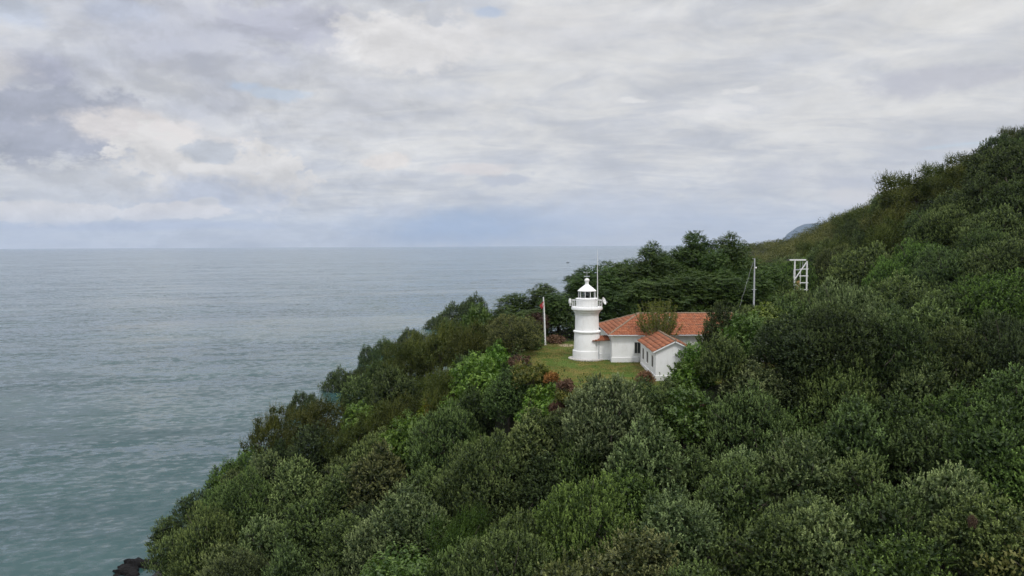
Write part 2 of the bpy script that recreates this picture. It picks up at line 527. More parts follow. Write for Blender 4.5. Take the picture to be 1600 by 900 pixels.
jit = 0.35 * np.sin(LX * 2.1 + LY * 1.3)
msk = inside(LX + jit, LY + jit, LP)
n_l = len(lx)
idx = [(j * n_l + i) for j in range(len(ly) - 1) for i in range(n_l - 1) if msk[j, i] and msk[j + 1, i + 1] and msk[j, i + 1] and msk[j + 1, i]]
b0 = np.array(idx)
LZ = terrain(LX, LY) + 0.03
tag(link('lawn', np_mesh('lawn', np.stack([LX, LY, LZ], 2).reshape(-1, 3), np.stack([b0, b0 + 1, b0 + n_l + 1, b0 + n_l], 1), m_lawn, True)), kind='structure')

m_blade, g, p = material('grass_blade')
at_ = g.new('ShaderNodeAttribute', attribute_name='tint')
g.put(p.inputs['Base Color'], g.mix(at_.outputs['Fac'], (0.05, 0.10, 0.012), (0.165, 0.135, 0.034)))
p.inputs['Roughness'].default_value = 0.7
rs = np.random.RandomState(11)
n = 42000
bx, by = rs.uniform(-1, 24, n), rs.uniform(74.2, 109, n)
k = inside(bx, by, LP); bx, by = bx[k], by[k]
n = len(bx)
bz = terrain(bx, by) + 0.02
a = rs.uniform(0, 2 * PI, n); h = rs.uniform(0.05, 0.16, n) * (1 + 0.8 * (np.sin(bx * .9) * np.cos(by * .7) > 0.3)); w = 0.02
d = np.stack([np.cos(a), np.sin(a), np.zeros(n)], 1)
B = np.stack([bx, by, bz], 1)
lean = np.stack([rs.normal(0, .05, n), rs.normal(0, .05, n), h], 1)
gv = np.concatenate([B - d * w, B + d * w, B + lean], 0)
gf = np.stack([np.arange(n), np.arange(n) + n, np.arange(n) + 2 * n], 1)
tint = np.clip(0.45 + 0.35 * np.sin(bx * .5 + by * .3) + rs.normal(0, .2, n), 0, 1)
tag(link('grass', np_mesh('grass', gv, gf, m_blade, tint=tint)), 'short yellowing grass growing on the lighthouse lawn', 'grass', kind='stuff')

# ------------------------------------------------------------------ building materials
def paint(name, base, dirt, rough=0.6, amt=0.5, sc=1.2):
    m, g, p = material(name)
    pos = geo_pos(g)
    st = g.noise(g.vscale(pos, (1.0, 1.0, 0.25)), sc * 2.2, 6, 0.65)
    sp = g.noise(pos, sc, 5, 0.6)
    c = g.mix(g.mul(g.step(g.add(g.mul(st, .6), g.mul(sp, .4)), 0.48, 0.72), amt), base, dirt)
    g.put(p.inputs['Base Color'], c)
    p.inputs['Roughness'].default_value = rough
    b = g.new('ShaderNodeBump'); b.inputs[0].default_value = 0.25; b.inputs[1].default_value = 0.02
    g.put(b.inputs['Height'], g.noise(pos, 9.0, 5, 0.6)); g.put(p.inputs['Normal'], b.outputs[0])
    return m
m_white = paint('whitewash', (0.84, 0.84, 0.83), (0.62, 0.60, 0.55), 0.6, 0.6)
m_wall = paint('painted_render', (0.82, 0.82, 0.81), (0.60, 0.585, 0.55), 0.7, 0.6)
m_plinth = paint('plinth_paint', (0.74, 0.74, 0.73), (0.56, 0.54, 0.50), 0.7, 0.6)
m_conc = paint('concrete', (0.42, 0.40, 0.37), (0.30, 0.28, 0.24), 0.9, 0.7)
m_wmetal = paint('white_metal', (0.78, 0.78, 0.77), (0.62, 0.60, 0.56), 0.4, 0.4)
m_grey = paint('grey_metal', (0.46, 0.48, 0.50), (0.34, 0.35, 0.36), 0.45, 0.4)
m_dark = paint('dark_metal', (0.05, 0.05, 0.055), (0.09, 0.08, 0.07), 0.5, 0.4)
m_frame = paint('window_frame_paint', (0.36, 0.34, 0.32), (0.22, 0.20, 0.18), 0.6, 0.6)
m_gut = paint('gutter_metal', (0.50, 0.52, 0.54), (0.34, 0.33, 0.31), 0.5, 0.5)
m_red = paint('red_cloth', (0.36, 0.025, 0.03), (0.26, 0.02, 0.02), 0.8, 0.5)
m_wood = paint('weathered_wood', (0.42, 0.27, 0.11), (0.30, 0.20, 0.09), 0.8, 0.6)

m_glass, g, p = material('window_glass')
pos = geo_pos(g)
g.put(p.inputs['Base Color'], g.mix(g.noise(pos, 2.0, 3), (0.02, 0.024, 0.026), (0.05, 0.052, 0.05)))
p.inputs['Roughness'].default_value = 0.08
m_lglass = bpy.data.materials.new('lantern_glass'); m_lglass.use_nodes = True
t = m_lglass.node_tree; t.nodes.clear(); g = G(t)
gl = g.new('ShaderNodeBsdfGlossy'); gl.inputs['Roughness'].default_value = 0.03
tr = g.new('ShaderNodeBsdfTransparent'); tr.inputs[0].default_value = (0.72, 0.80, 0.78, 1)
fr = g.new('ShaderNodeFresnel'); fr.inputs[0].default_value = 1.5
mx = g.new('ShaderNodeMixShader'); g.put(mx.inputs[0], g.add(fr.outputs[0], 0.04)); g.put(mx.inputs[1], tr.outputs[0]); g.put(mx.inputs[2], gl.outputs[0])
ou = g.new('ShaderNodeOutputMaterial'); g.put(ou.inputs[0], mx.outputs[0])


def tile_material():
    m, g, p = material('clay_tiles')
    at_ = g.new('ShaderNodeAttribute', attribute_name='tint')
    pos = geo_pos(g)
    c = g.mix(at_.outputs['Fac'], (0.23, 0.068, 0.028), (0.38, 0.138, 0.062))
    c = g.mix(g.mul(g.step(g.noise(pos, 1.6, 6, 0.65), 0.46, 0.70), 0.7), c, (0.12, 0.075, 0.05))
    c = g.mix(g.mul(g.step(g.noise(pos, 0.7, 5, 0.65), 0.56, 0.70), 0.5), c, (0.22, 0.17, 0.10))
    c = g.mix(g.mul(g.step(g.noise(pos, 5.0, 5, 0.65), 0.60, 0.75), 0.5), c, (0.10, 0.10, 0.07))
    g.put(p.inputs['Base Color'], c); p.inputs['Roughness'].default_value = 0.85
    return m
m_tile = tile_material()
m_ridge = paint('mortared_ridge', (0.22, 0.16, 0.11), (0.12, 0.10, 0.07), 0.95, 0.8, 2.0)


def tile_roof(name, faces, parent, wt_=0.24, lt=0.34, seed=1):
    """each slope: (eave_a, eave_b, up_a, up_b) corners; real rows of curved tiles clipped to the slope"""
    rs = np.random.RandomState(seed)
    V, F, T = [], [], []
    for (ea, eb, ua, ub) in faces:
        ea, eb, ua, ub = map(lambda q: np.array(q, float), (ea, eb, ua, ub))
        ax = (eb - ea) / np.linalg.norm(eb - ea)
        mid = (ua + ub) / 2 - ea
        upv = mid - ax * mid.dot(ax); L = np.linalg.norm(upv); upv /= L
        nrm = np.cross(ax, upv); nrm = nrm if nrm[2] > 0 else -nrm
        W = np.linalg.norm(eb - ea)
        ta, tb = (ua - ea).dot(ax), (ub - ea).dot(ax)
        rows = int(L / lt) + 1
        for r in range(rows):
            v0, v1 = r * lt - 0.05, min((r + 1) * lt, L + 0.02)
            vm = min(max((v0 + v1) / 2, 0), L) / L
            x0, x1 = ta * vm, W + (tb - W) * vm
            n = max(1, int(round((x1 - x0) / wt_)))
            for i in range(n):
                a0 = x0 + (x1 - x0) * i / n; a1 = x0 + (x1 - x0) * (i + 1) / n
                tint = np.clip(rs.normal(0.5, 0.28), 0, 1)
                jz = rs.normal(0, 0.008); jv = rs.normal(0, 0.02); sk = rs.normal(0, 0.006)
                base = len(V)
                prof = [(0, 0.0), (0.22, 0.035), (0.5, 0.05), (0.78, 0.035), (1.0, 0.0)]
                for (vv_, lift) in ((v0 + jv, 0.075), (v1 + jv, 0.012)):
                    for (f, hgt) in prof:
                        V.append(ea + ax * (a0 + (a1 - a0) * f + sk) + upv * vv_ + nrm * (hgt + lift + jz))
                for (f, hgt) in prof:       # thick lower lip
                    V.append(ea + ax * (a0 + (a1 - a0) * f + sk) + upv * (v0 + jv) + nrm * (hgt - 0.01 + jz))
                for q in range(4):
                    F.append((base + q, base + q + 1, base + 6 + q, base + 5 + q)); T.append(tint)
                    F.append((base + 10 + q, base + 11 + q, base + 1 + q, base + q)); T.append(tint * 0.5)
        # deck below the tiles
        base = len(V)
        for q in (ea, eb, ub, ua): V.append(q - nrm * 0.03)
        F.append((base, base + 1, base + 2, base + 3)); T.append(0.2)
    me = np_mesh(name, np.array(V), np.array(F), m_tile, tint=np.array(T))
    return link(name, me, parent)


# ------------------------------------------------------------------ lighthouse
LHX, LHY = 9.45, 92.0
lh = tag(empty('lighthouse', (LHX, LHY, LAWN_Z)), 'white round lighthouse tower with glazed lantern, red-roofed house at its side', 'lighthouse')
b = MB(); b.lathe([(2.35, -0.3), (2.35, 0.10), (2.2, 0.14), (1.7, 0.15)], 48, False, False); b.build('footing_slab', m_conc, lh, True)
b = MB(); b.lathe([(1.80, -0.4), (1.80, 1.05), (1.78, 1.10), (1.60, 1.13)], 72); b.build('plinth', m_plinth, lh, True)
b = MB(); b.lathe([(1.65, 1.0), (1.59, 3.4), (1.50, 3.70), (1.475, 5.8)], 72); b.build('tower_shaft', m_white, lh, True)
b = MB(); b.lathe([(1.56, 3.36), (1.72, 3.40), (1.74, 3.48), (1.72, 3.56), (1.58, 3.63), (1.48, 3.66)], 72); b.build('string_course', m_white, lh, True)
b = MB(); b.lathe([(1.46, 5.55), (1.51, 5.62), (1.53, 5.80), (1.65, 5.92), (1.71, 6.02), (1.71, 6.10), (1.91, 6.22), (1.97, 6.30), (1.97, 6.52), (1.92, 6.60), (1.2, 6.62)], 72)
b.build('gallery', m_white, lh, True)
b = MB(); b.lathe([(1.36, 6.60), (1.36, 7.52), (1.42, 7.56), (1.42, 7.64), (1.34, 7.68), (0.9, 7.69)], 64); b.build('lantern_wall', m_white, lh, True)
# railing round the gallery
b = MB()
N = 28
for k in range(N):
    a = 2 * PI * k / N
    b.bar((1.86 * math.cos(a), 1.86 * math.sin(a), 6.58), (1.86 * math.cos(a), 1.86 * math.sin(a), 7.42), 0.035)
for z, w in ((7.43, 0.07), (7.0, 0.03)):
    b.tube([(1.86 * math.cos(2 * PI * k / 48), 1.86 * math.sin(2 * PI * k / 48), z) for k in range(49)], w / 2, 6, False)
b.build('gallery_railing', m_wmetal, lh)
# lantern
NS = 10
R_L = 1.06
b = MB()
rot0 = PI / NS - PI / 2
cor = [(R_L * math.cos(2 * PI * k / NS + rot0), R_L * math.sin(2 * PI * k / NS + rot0)) for k in range(NS)]
for (x, y) in cor:
    b.bar((x, y, 7.66), (x, y, 8.62), 0.075)
for z in (7.72, 8.56):
    for k in range(NS):
        b.bar((*cor[k], z), (*cor[(k + 1) % NS], z), 0.07, 0.09)
b.build('lantern_frame', m_wmetal, lh)
b = MB()
for k in range(NS):
    p0, p1 = cor[k], cor[(k + 1) % NS]
    b.poly([(p0[0] * .98, p0[1] * .98, 7.74), (p1[0] * .98, p1[1] * .98, 7.74), (p1[0] * .98, p1[1] * .98, 8.54), (p0[0] * .98, p0[1] * .98, 8.54)])
b.build('lantern_glass', m_lglass, lh)
b = MB(); b.lathe([(0.18, 7.68), (0.24, 7.8), (0.24, 7.86), (0.34, 7.92), (0.40, 8.1), (0.40, 8.26), (0.33, 8.44), (0.14, 8.5)], 20, True, True); b.build('lamp_lens', m_glass, lh, True)
b = MB()
NR = 20
b.lathe([(0.95, 8.58), (1.18, 8.57), (1.20, 8.61), (0.70, 9.04), (0.28, 9.36), (0.24, 9.44), (0.22, 9.62), (0.2, 9.62)], NR); b.build('lantern_roof', m_white, lh)
b = MB()
b.lathe([(0.20, 9.56), (0.24, 9.62), (0.24, 9.66), (0.2, 9.7), (0.29, 9.80), (0.32, 9.92), (0.29, 10.04), (0.18, 10.14), (0.04, 10.18)], 28, False, True); b.build('ball_finial', m_white, lh, True)
b = MB()
b.bar((0, 0, 10.1), (0, 0, 11.15), 0.045)
for a in (0.3, 0.3 + PI / 2):
    b.bar((-0.42 * math.cos(a), -0.42 * math.sin(a), 10.42), (0.42 * math.cos(a), 0.42 * math.sin(a), 10.42), 0.04, 0.09)
b.bar((-0.36, 0.06, 10.92), (0.3, -0.05, 10.92), 0.035)
b.box(-0.42, -0.24, 0.03, 0.06, 10.86, 11.0)
b.box(0.22, 0.34, -0.065, -0.035, 10.88, 10.97)
b.build('weather_vane', m_grey, lh)
# satellite dish at the right of the gallery
b = MB()
pr = [(0.02, 0.0), (0.2, 0.02), (0.38, 0.075), (0.52, 0.15), (0.53, 0.165), (0.38, 0.10), (0.2, 0.04), (0.02, 0.02)]
b.lathe(pr, 28, True, True)
ds = b.build('satellite_dish', m_wmetal, lh, True, (2.0, -0.45, 7.32))
ds.rotation_euler = (math.radians(70), 0, math.radians(62)); ds.scale = (.92, .92, .92)
b = MB(); b.bar((0, 0, 0), (0.1, -0.3, 0.42), 0.035); b.bar((0.08, -0.32, 0.38), (0.12, -0.28, 0.48), 0.09)
b.build('receiver_arm', m_grey, ds)
b = MB(); b.tube([(1.84, -0.42, 6.6), (1.9, -0.42, 7.35)], 0.035, 8); b.build('dish_post', m_wmetal, lh)
# warning lamp on a bracket at the left of the gallery
b = MB(); b.tube([(-2.14, -0.1, 6.72), (-2.14, -0.1, 7.02)], 0.07, 10); b.bar((-1.84, -0.1, 6.8), (-2.14, -0.1, 6.8), 0.06); b.build('lamp_bracket', m_wmetal, lh)
b = MB(); b.lathe([(0.10, 7.0), (0.17, 7.03), (0.18, 7.2), (0.18, 7.46), (0.15, 7.58), (0.04, 7.63)], 20, True, True, (-2.14, -0.1)); b.build('signal_lamp', m_wmetal, lh, True)
# whip antenna
b = MB(); b.tube([(1.17, -1.42, 6.55), (1.17, -1.42, 8.8), (1.16, -1.42, 10.5), (1.16, -1.42, 13.75)], [0.065, 0.06, 0.045, 0.016], 8); b.build('whip_antenna', m_wmetal, lh)
for z in (6.75, 7.5):
    b = MB(); b.bar((1.0, -1.0, z), (1.17, -1.42, z), 0.04); b.build('antenna_clamp', m_grey, lh)
b = MB(); b.tube([(1.45, -0.9, 0.05), (1.43, -0.9, 2.0)], 0.035, 8); b.build('conduit', m_grey, lh)

# ------------------------------------------------------------------ keeper's house
HX0, HX1, HY0, HY1 = 12.25, 34.0, 89.2, 101.0
EZ, RZ = 3.35, 5.35
hs = tag(empty('keepers_house', (0, 0, LAWN_Z)), "long low white keeper's house with hipped orange tile roof beside the lighthouse", 'house')


def wall_sheet(b, a, c, z0, z1, wins, thick=0.25):
    """vertical wall from a to c (xy), with window openings (u0,u1,v0,v1) and reveals; outward normal to the right of a->c"""
    a, c = Vector((*a, 0)), Vector((*c, 0))
    L = (c - a).length; d = (c - a) / L; nrm = Vector((d.y, -d.x, 0))
    us = sorted({0.0, L, *[w[0] for w in wins], *[w[1] for w in wins]})
    vs = sorted({z0, z1, *[w[2] for w in wins], *[w[3] for w in wins]})
    P = lambda u, v, k=0: a + d * u + Vector((0, 0, v)) - nrm * k
    for u0, u1 in zip(us, us[1:]):
        for v0, v1 in zip(vs, vs[1:]):
            um, vm = (u0 + u1) / 2, (v0 + v1) / 2
            if any(w[0] < um < w[1] and w[2] < vm < w[3] for w in wins): continue
            b.poly([P(u0, v0), P(u1, v0), P(u1, v1), P(u0, v1)])
    for w in wins:
        k = thick
        b.poly([P(w[0], w[2]), P(w[1], w[2]), P(w[1], w[2], k), P(w[0], w[2], k)])
        b.poly([P(w[0], w[3]), P(w[1], w[3]), P(w[1], w[3], k), P(w[0], w[3], k)])
        b.poly([P(w[0], w[2]), P(w[0], w[3]), P(w[0], w[3], k), P(w[0], w[2], k)])
        b.poly([P(w[1], w[2]), P(w[1], w[3]), P(w[1], w[3], k), P(w[1], w[2], k)])
    return P


def window(P, w, parent, bars=2, k=0.14):
    u0, u1, v0, v1 = w
    fr = MB()
    def rail(ua, ub, va, vb, k0=k - 0.03, k1=k + 0.05):
        pts = [P(ua, va, k0), P(ub, va, k0), P(ub, vb, k0), P(ua, vb, k0)]
        q = [P(ua, va, k1), P(ub, va, k1), P(ub, vb, k1), P(ua, vb, k1)]
        fr.poly(pts); fr.poly(q[::-1])
        for i in range(4): fr.poly([pts[i], q[i], q[(i + 1) % 4], pts[(i + 1) % 4]])
    e = 0.003
    t = 0.07
    rail(u0 + e, u0 + t, v0 + e, v1 - e); rail(u1 - t, u1 - e, v0 + e, v1 - e)
    rail(u0 + t, u1 - t, v0 + e, v0 + t); rail(u0 + t, u1 - t, v1 - t, v1 - e)
    for i in range(1, bars):
        uc = u0 + (u1 - u0) * i / bars
        rail(uc - 0.03, uc + 0.03, v0 + t, v1 - t, k - 0.025, k + 0.045)
    f = fr.build('window', m_frame, parent)
    pn = MB(); pn.poly([P(u0 + t, v0 + t, k + .02), P(u1 - t, v0 + t, k + .02), P(u1 - t, v1 - t, k + .02), P(u0 + t, v1 - t, k + .02)])
    pn.build('pane', m_glass, f)
    s = MB(); pts = []
    for kk in (-0.06, 0.12):
        for vv_ in (v0 - 0.07, v0 - 0.004):
            pts.append((P(u0 - 0.06, vv_, kk), P(u1 + 0.06, vv_, kk)))
    (a0, a1), (b0_, b1), (c0, c1), (d0, d1) = pts
    for q in ((a0, a1, b1, b0_), (b0_, b1, d1, d0), (a0, a1, c1, c0), (a0, b0_, d0, c0), (a1, b1, d1, c1)): s.poly(q)
    s.build('sill', m_white, f)


b = MB()
fw = [(2.75, 3.55, 0.98, 2.42), (11.5, 12.4, 0.98, 2.42), (15.5, 16.4, 0.98, 2.42)]
Pf = wall_sheet(b, (HX0, HY0), (HX1, HY0), -0.6, EZ, fw)
lw = [(5.0, 5.9, 1.0, 2.4)]
Pl = wall_sheet(b, (HX0, HY1), (HX0, HY0), -0.6, EZ, lw)
wall_sheet(b, (HX1, HY0), (HX1, HY1), -0.6, EZ, [])
wall_sheet(b, (HX1, HY1), (HX0, HY1), -0.6, EZ, [])
b.build('wall', m_wall, hs)
for w in fw: window(Pf, w, hs)
for w in lw: window(Pl, w, hs)
b = MB()   # plinth with a small step on top
for (x0, x1, y0, y1) in ((HX0 - 0.09, 15.6, HY0 - 0.09, HY0 + 0.02), (HX0 - 0.09, HX0 + 0.02, HY0 + 0.024, HY1), (19.9, HX1, HY0 - 0.09, HY0 + 0.02)):
    b.box(x0, x1, y0, y1, -0.7, 0.55)
b.build('plinth', m_plinth, hs, bevel=0.03)
OV = 0.45
c1, c2, c3, c4 = (HX0 - OV, HY0 - OV, EZ), (HX1 + OV, HY0 - OV, EZ), (HX1 + OV, HY1 + OV, EZ), (HX0 - OV, HY1 + OV, EZ)
r1, r2 = (16.5, 95.1, RZ), (30.2, 95.1, RZ)
rf = tile_roof('roof', [(c1, c2, r1, r2), (c2, c3, r2, r2), (c3, c4, r2, r1), (c4, c1, r1, r1)], hs, 0.30, 0.50, 3)
b = MB()
rr = np.random.RandomState(9)
def ridge_line(p, q, rad=0.12):
    p, q = Vector(p), Vector(q); n = max(2, int((q - p).length / 0.42))
    for i in range(n):
        a, c = p + (q - p) * (i / n), p + (q - p) * ((i + 1.12) / n)
        j = Vector((0, 0, 0.05 + rr.normal(0, .012)))
        b.tube([a + j, c + j], [rad * 1.12, rad], 8)
for pq in ((r1, r2), (c1, r1), (c4, r1), (c2, r2), (c3, r2)): ridge_line(*pq)
b.build('ridge_tiles', m_ridge, rf)
b = MB()   # soffit and fascia
for (x0, x1, y0, y1) in ((c1[0] + .02, c2[0] - .02, c1[1] + .02, HY0 - .003), (c1[0] + .02, c2[0] - .02, HY1 + .003, c3[1] - .02), (c1[0] + .02, HX0 - .003, HY0, HY1), (HX1 + .003, c2[0] - .02, HY0, HY1)):
    b.box(x0, x1, y0, y1, EZ - 0.14, EZ - 0.05)
b.build('eaves', m_white, hs)
b = MB()
b.tube([(c1[0], c1[1] - .06, EZ - .03), (15.4, c1[1] - .06, EZ - .05)], 0.07, 8)
b.tube([(20.3, c1[1] - .06, EZ - .05), (c2[0], c1[1] - .06, EZ - .03)], 0.07, 8)
b.tube([(c1[0] - .06, c1[1], EZ - .03), (c1[0] - .06, c4[1], EZ - .03)], 0.07, 8)
b.build('gutter', m_gut, hs)
b = MB()
b.tube([(12.05, HY0 + 0.3, EZ - 0.1), (12.12, HY0 + 0.2, EZ - .5), (12.12, HY0 + 0.2, 0.05)], 0.05, 8)
b.build('downpipe', m_gut, hs)
b = MB(); b.box(19.6, 20.1, 92.0, 92.5, RZ - 1.9, RZ - .25); b.box(19.53, 20.17, 91.93, 92.57, RZ - .248, RZ - .17); b.build('chimney', m_conc, rf, bevel=0.02)
# link between tower and house
b = MB()
wall_sheet(b, (10.6, 90.75), (HX0 + 0.05, 90.75), -0.5, 2.45, [])
b.build('link_wall', m_wall, hs)
b = MB(); b.box(10.9, HX0 - 0.1, 90.66, 90.77, -0.6, 0.85); b.build('link_plinth', m_plinth, hs, bevel=0.03)
tile_roof('link_roof', [((9.9, 90.35, 2.42), (HX0 - 0.1, 90.35, 2.52), (10.9, 93.0, 2.72), (HX0 - 0.1, 93.0, 2.8))], hs, 0.26, 0.36, 8)
b = MB(); b.tube([(10.82, 90.66, 2.45), (10.82, 90.66, 0.1)], 0.05, 8); b.build('link_downpipe', m_gut, hs)

# ------------------------------------------------------------------ gabled outbuilding
AX0, AX1, AY0, AY1 = 15.62, 19.75, 79.0, 88.3
AE, AR = 2.85, 3.85
ab = tag(empty('outbuilding', (0, 0, LAWN_Z)), 'small white gabled outbuilding with three narrow windows in front of the long house', 'outbuilding')
b = MB()
aw = [(AY1 - 87.15, AY1 - 86.1, 0.72, 2.05), (AY1 - 84.5, AY1 - 83.4, 0.72, 2.05), (AY1 - 81.45, AY1 - 80.4, 0.72, 2.05)]
Pa = wall_sheet(b, (AX0, AY1), (AX0, AY0), -1.0, AE, aw)
wall_sheet(b, (AX0, AY0), (AX1, AY0), -1.0, AE, [])
wall_sheet(b, (AX1, AY0), (AX1, AY1), -1.0, AE, [])
wall_sheet(b, (AX1, AY1), (AX0, AY1), -1.0, AE, [])
XM = (AX0 + AX1) / 2
b.poly([(AX0, AY0, AE), (AX1, AY0, AE), (XM, AY0, AR)]); b.poly([(AX0, AY1, AE), (AX1, AY1, AE), (XM, AY1, AR)])
b.build('wall', m_wall, ab)
for w in aw: window(Pa, w, ab, 2, 0.035)
b = MB()
b.box(AX0 - 0.09, AX0 + 0.02, AY0 + 0.024, AY1, -1.2, 0.12); b.box(AX0 - 0.09, AX1 + 0.09, AY0 - 0.09, AY0 + 0.02, -1.2, 0.12)
b.build('plinth', m_plinth, ab, bevel=0.03)
o2 = 0.35
sl = (AR - AE) / (XM - AX0)
ez = AE - o2 * sl + 0.08
e1, e2 = (AX0 - o2, AY0 - .3, ez), (AX0 - o2, AY1 + .15, ez)
f1, f2 = (AX1 + o2, AY0 - .3, ez), (AX1 + o2, AY1 + .15, ez)
g1, g2 = (XM, AY0 - .3, AR + 0.08), (XM, AY1 + .15, AR + 0.08)
ar = tile_roof('roof', [(e2, e1, g2, g1), (f1, f2, g1, g2)], ab, 0.34, 0.55, 5)
b = MB(); ridge_line(g1, g2, 0.13); b.build('ridge_tiles', m_ridge, ar)
b = MB()
b.bar((e1[0], e1[1] + .03, ez - .08), (g1[0], g1[1] + .03, g1[2] - .08), 0.05, 0.13)
b.bar((f1[0], f1[1] + .03, ez - .08), (g1[0], g1[1] + .03, g1[2] - .08), 0.05, 0.13)
b.bar((e1[0] + .03, e1[1] + .08, ez - .08), (e2[0] + .03, e2[1], ez - .08), 0.05, 0.1)
b.build('eaves', m_white, ab)

# ------------------------------------------------------------------ flagpole, pole, steel frame, boat, rocks
q = at(852, 541, 104.5)
fp = tag(empty('flagpole', (q.x, q.y, tz(q.x, q.y))), 'slender white flagpole at the left end of the lawn', 'flagpole')
b = MB(); b.tube([(0, 0, 0), (-.05, 0, 2), (-.12, 0, 4.5), (-.26, 0, 6.95)], [0.135, 0.125, 0.105, 0.08], 12); b.build('pole', m_wmetal, fp, True)
b = MB(); b.lathe([(0.3, -.1), (0.3, .06), (0.14, .08)], 16, False, True); b.build('base', m_conc, fp)
b = MB(); b.tube([(-.36, -.08, 6.6), (-.3, -.09, 3.5), (-.12, -.12, 1.0)], 0.012, 5); b.build('halyard', m_grey, fp)
fl = tag(empty('flag', (q.x - .2, q.y - .14, tz(q.x, q.y) + 5.45)), 'small drooping red and white flag near the top of the white flagpole', 'flag')
me_v, me_f = [], []
NU, NV = 14, 12
for j in range(NV):
    for i in range(NU):
        u, v = i / (NU - 1), j / (NV - 1)
        sag = u ** 1.2
        me_v.append((-0.70 * u * (0.45 + .55 * v) - .04, 0.12 * math.sin(u * 9 + v * 2) * (0.3 + u), 0.98 * v * (1 - 0.35 * u) - 0.28 * sag + 0.12 * (1 - u)))
for j in range(NV - 1):
    for i in range(NU - 1):
        k = j * NU + i; me_f.append((k, k + 1, k + NU + 1, k + NU))
fl.scale = (.82, .82, .82)
fo = link('cloth', np_mesh('cloth', np.array(me_v), np.array(me_f), m_red, True), fl)
b = MB()      # white crescent and star, seen as a light patch on the folded cloth
def onflag(u, v, off=-0.015):
    return (-0.70 * u * (0.45 + .55 * v) - .04, 0.12 * math.sin(u * 9 + v * 2) * (0.3 + u) + off, 0.98 * v * (1 - 0.35 * u) - 0.28 * u ** 1.2 + 0.12 * (1 - u))
cr = [(0.30 + 0.2 * math.cos(t), 0.5 + 0.26 * math.sin(t)) for t in np.linspace(0.6, 2 * PI - 0.6, 16)]
ci = [(0.35 + 0.155 * math.cos(t), 0.5 + 0.2 * math.sin(t)) for t in np.linspace(0.75, 2 * PI - 0.75, 16)]
for i in range(15):
    b.poly([onflag(*cr[i]), onflag(*cr[i + 1]), onflag(*ci[i + 1]), onflag(*ci[i])])
st = [(0.52 + r_ * math.cos(t), 0.5 + r_ * 1.3 * math.sin(t)) for k in range(10) for r_, t in [((0.09 if k % 2 == 0 else 0.035), PI + k * PI / 5)]]
b.poly([onflag(*s_) for s_ in st])
b.build('crescent_and_star', m_wmetal, fl)

q = at(1178, 470, 112)
gz = tz(q.x, q.y)
TOP = at(1178, 404, 112).z
up_ = tag(empty('lamp_pole', (q.x, q.y, gz)), 'thin grey pole with a small round lamp among the trees behind the house', 'pole')
H = TOP - gz
b = MB(); b.tube([(-.1, 0, -.2), (0, 0, H * .5), (0.03, 0, H)], [0.17, 0.14, 0.09], 12); b.build('pole', m_grey, up_, True)
b = MB(); b.bar((-.36, 0, H - 0.04), (0.06, 0, H - 0.04), 0.05); b.build('top_bracket', m_grey, up_)
b = MB(); b.bar((-.36, 0, H - 4.75), (0.36, 0, H - 4.75), 0.08); b.build('cross_arm', m_grey, up_)
b = MB(); bmesh.ops.create_uvsphere(b.b, u_segments=16, v_segments=10, radius=0.15, matrix=Matrix.Translation((0.2, -.1, H - 1.42)) @ Matrix.Scale(0.8, 4, (0, 1, 0))); b.bar((0, 0, H - 1.42), (0.2, -.08, H - 1.42), 0.05)
b.build('lamp', m_wmetal, up_, True)
b = MB()
p0, p1 = Vector((-.2, 0, H - 0.5)), Vector((-2.4, -.6, H - 7.4))
b.tube([p0.lerp(p1, t) + Vector((0.04 * math.sin(t * 22), 0, 0)) for t in np.linspace(0, 1, 22)], 0.016, 6); b.build('guy_wire', m_grey, up_)

q = at(1251, 440, 128)
gz = tz(q.x, q.y)
TOP = at(1251, 407, 128).z
H = TOP - gz
fr_ = tag(empty('steel_frame', (q.x, q.y, gz)), 'white steel frame tower with ladder rungs and a diagonal brace standing above the trees', 'frame')
PXM = 128 / FPX
xl, xr = -1.08, 1.05
for (x, y, top) in ((xl, 0, 0), (xr, 0, -.1), (xl + .5, 1.7, -1.6), (xr - .45, 1.7, -1.6)):
    b = MB(); b.bar((x, y, -.3), (x, y, H + top), 0.21 if y == 0 else 0.12); b.build('post', m_wmetal, fr_)
b = MB(); b.box(-2.05, 0.86, -.16, .16, H - .02, H + .22); b.build('top_beam', m_wmetal, fr_)
b = MB(); b.box(-2.5, -2.05, -.14, .14, H - 0.02, H + .2); b.build('beam_end_motor', m_dark, fr_)
b = MB(); b.bar((xr - .02, -.02, H - .2), (xl + .1, -.02, H - 3.2), 0.17, 0.15); b.bar((xl + .1, .05, H - 4.1), (0.2, .05, H - 5.1), 0.12); b.build('brace', m_wmetal, fr_)
for k, dz in enumerate((1.5, 2.7, 3.9, 5.1)):
    b = MB(); b.bar((-.2 - .1 * (k % 2), -.02, H - dz), (1.3, -.02, H - dz), 0.15); b.build('rung', m_wmetal, fr_)
b = MB()
b.bar((xl + .45, 1.7, H - 1.66), (xr - .4, 1.7, H - 1.66), 0.16); b.bar((xl + .45, .1, H - 1.66), (xl + .45, 1.7, H - 1.66), 0.12)
b.build('rear_rail', m_grey, fr_)
b = MB(); b.box(-.36, .22, .9, 1.2, H - 5.2, H - 3.6); b.build('timber_panel', m_wood, fr_)
b = MB(); b.tube([(-.1, .1, H), (-.1, .1, H - 1.5)], .03, 6); b.tube([(.35, .1, H), (.35, .1, H - 1.2)], .03, 6); b.build('hanging_rod', m_grey, fr_)

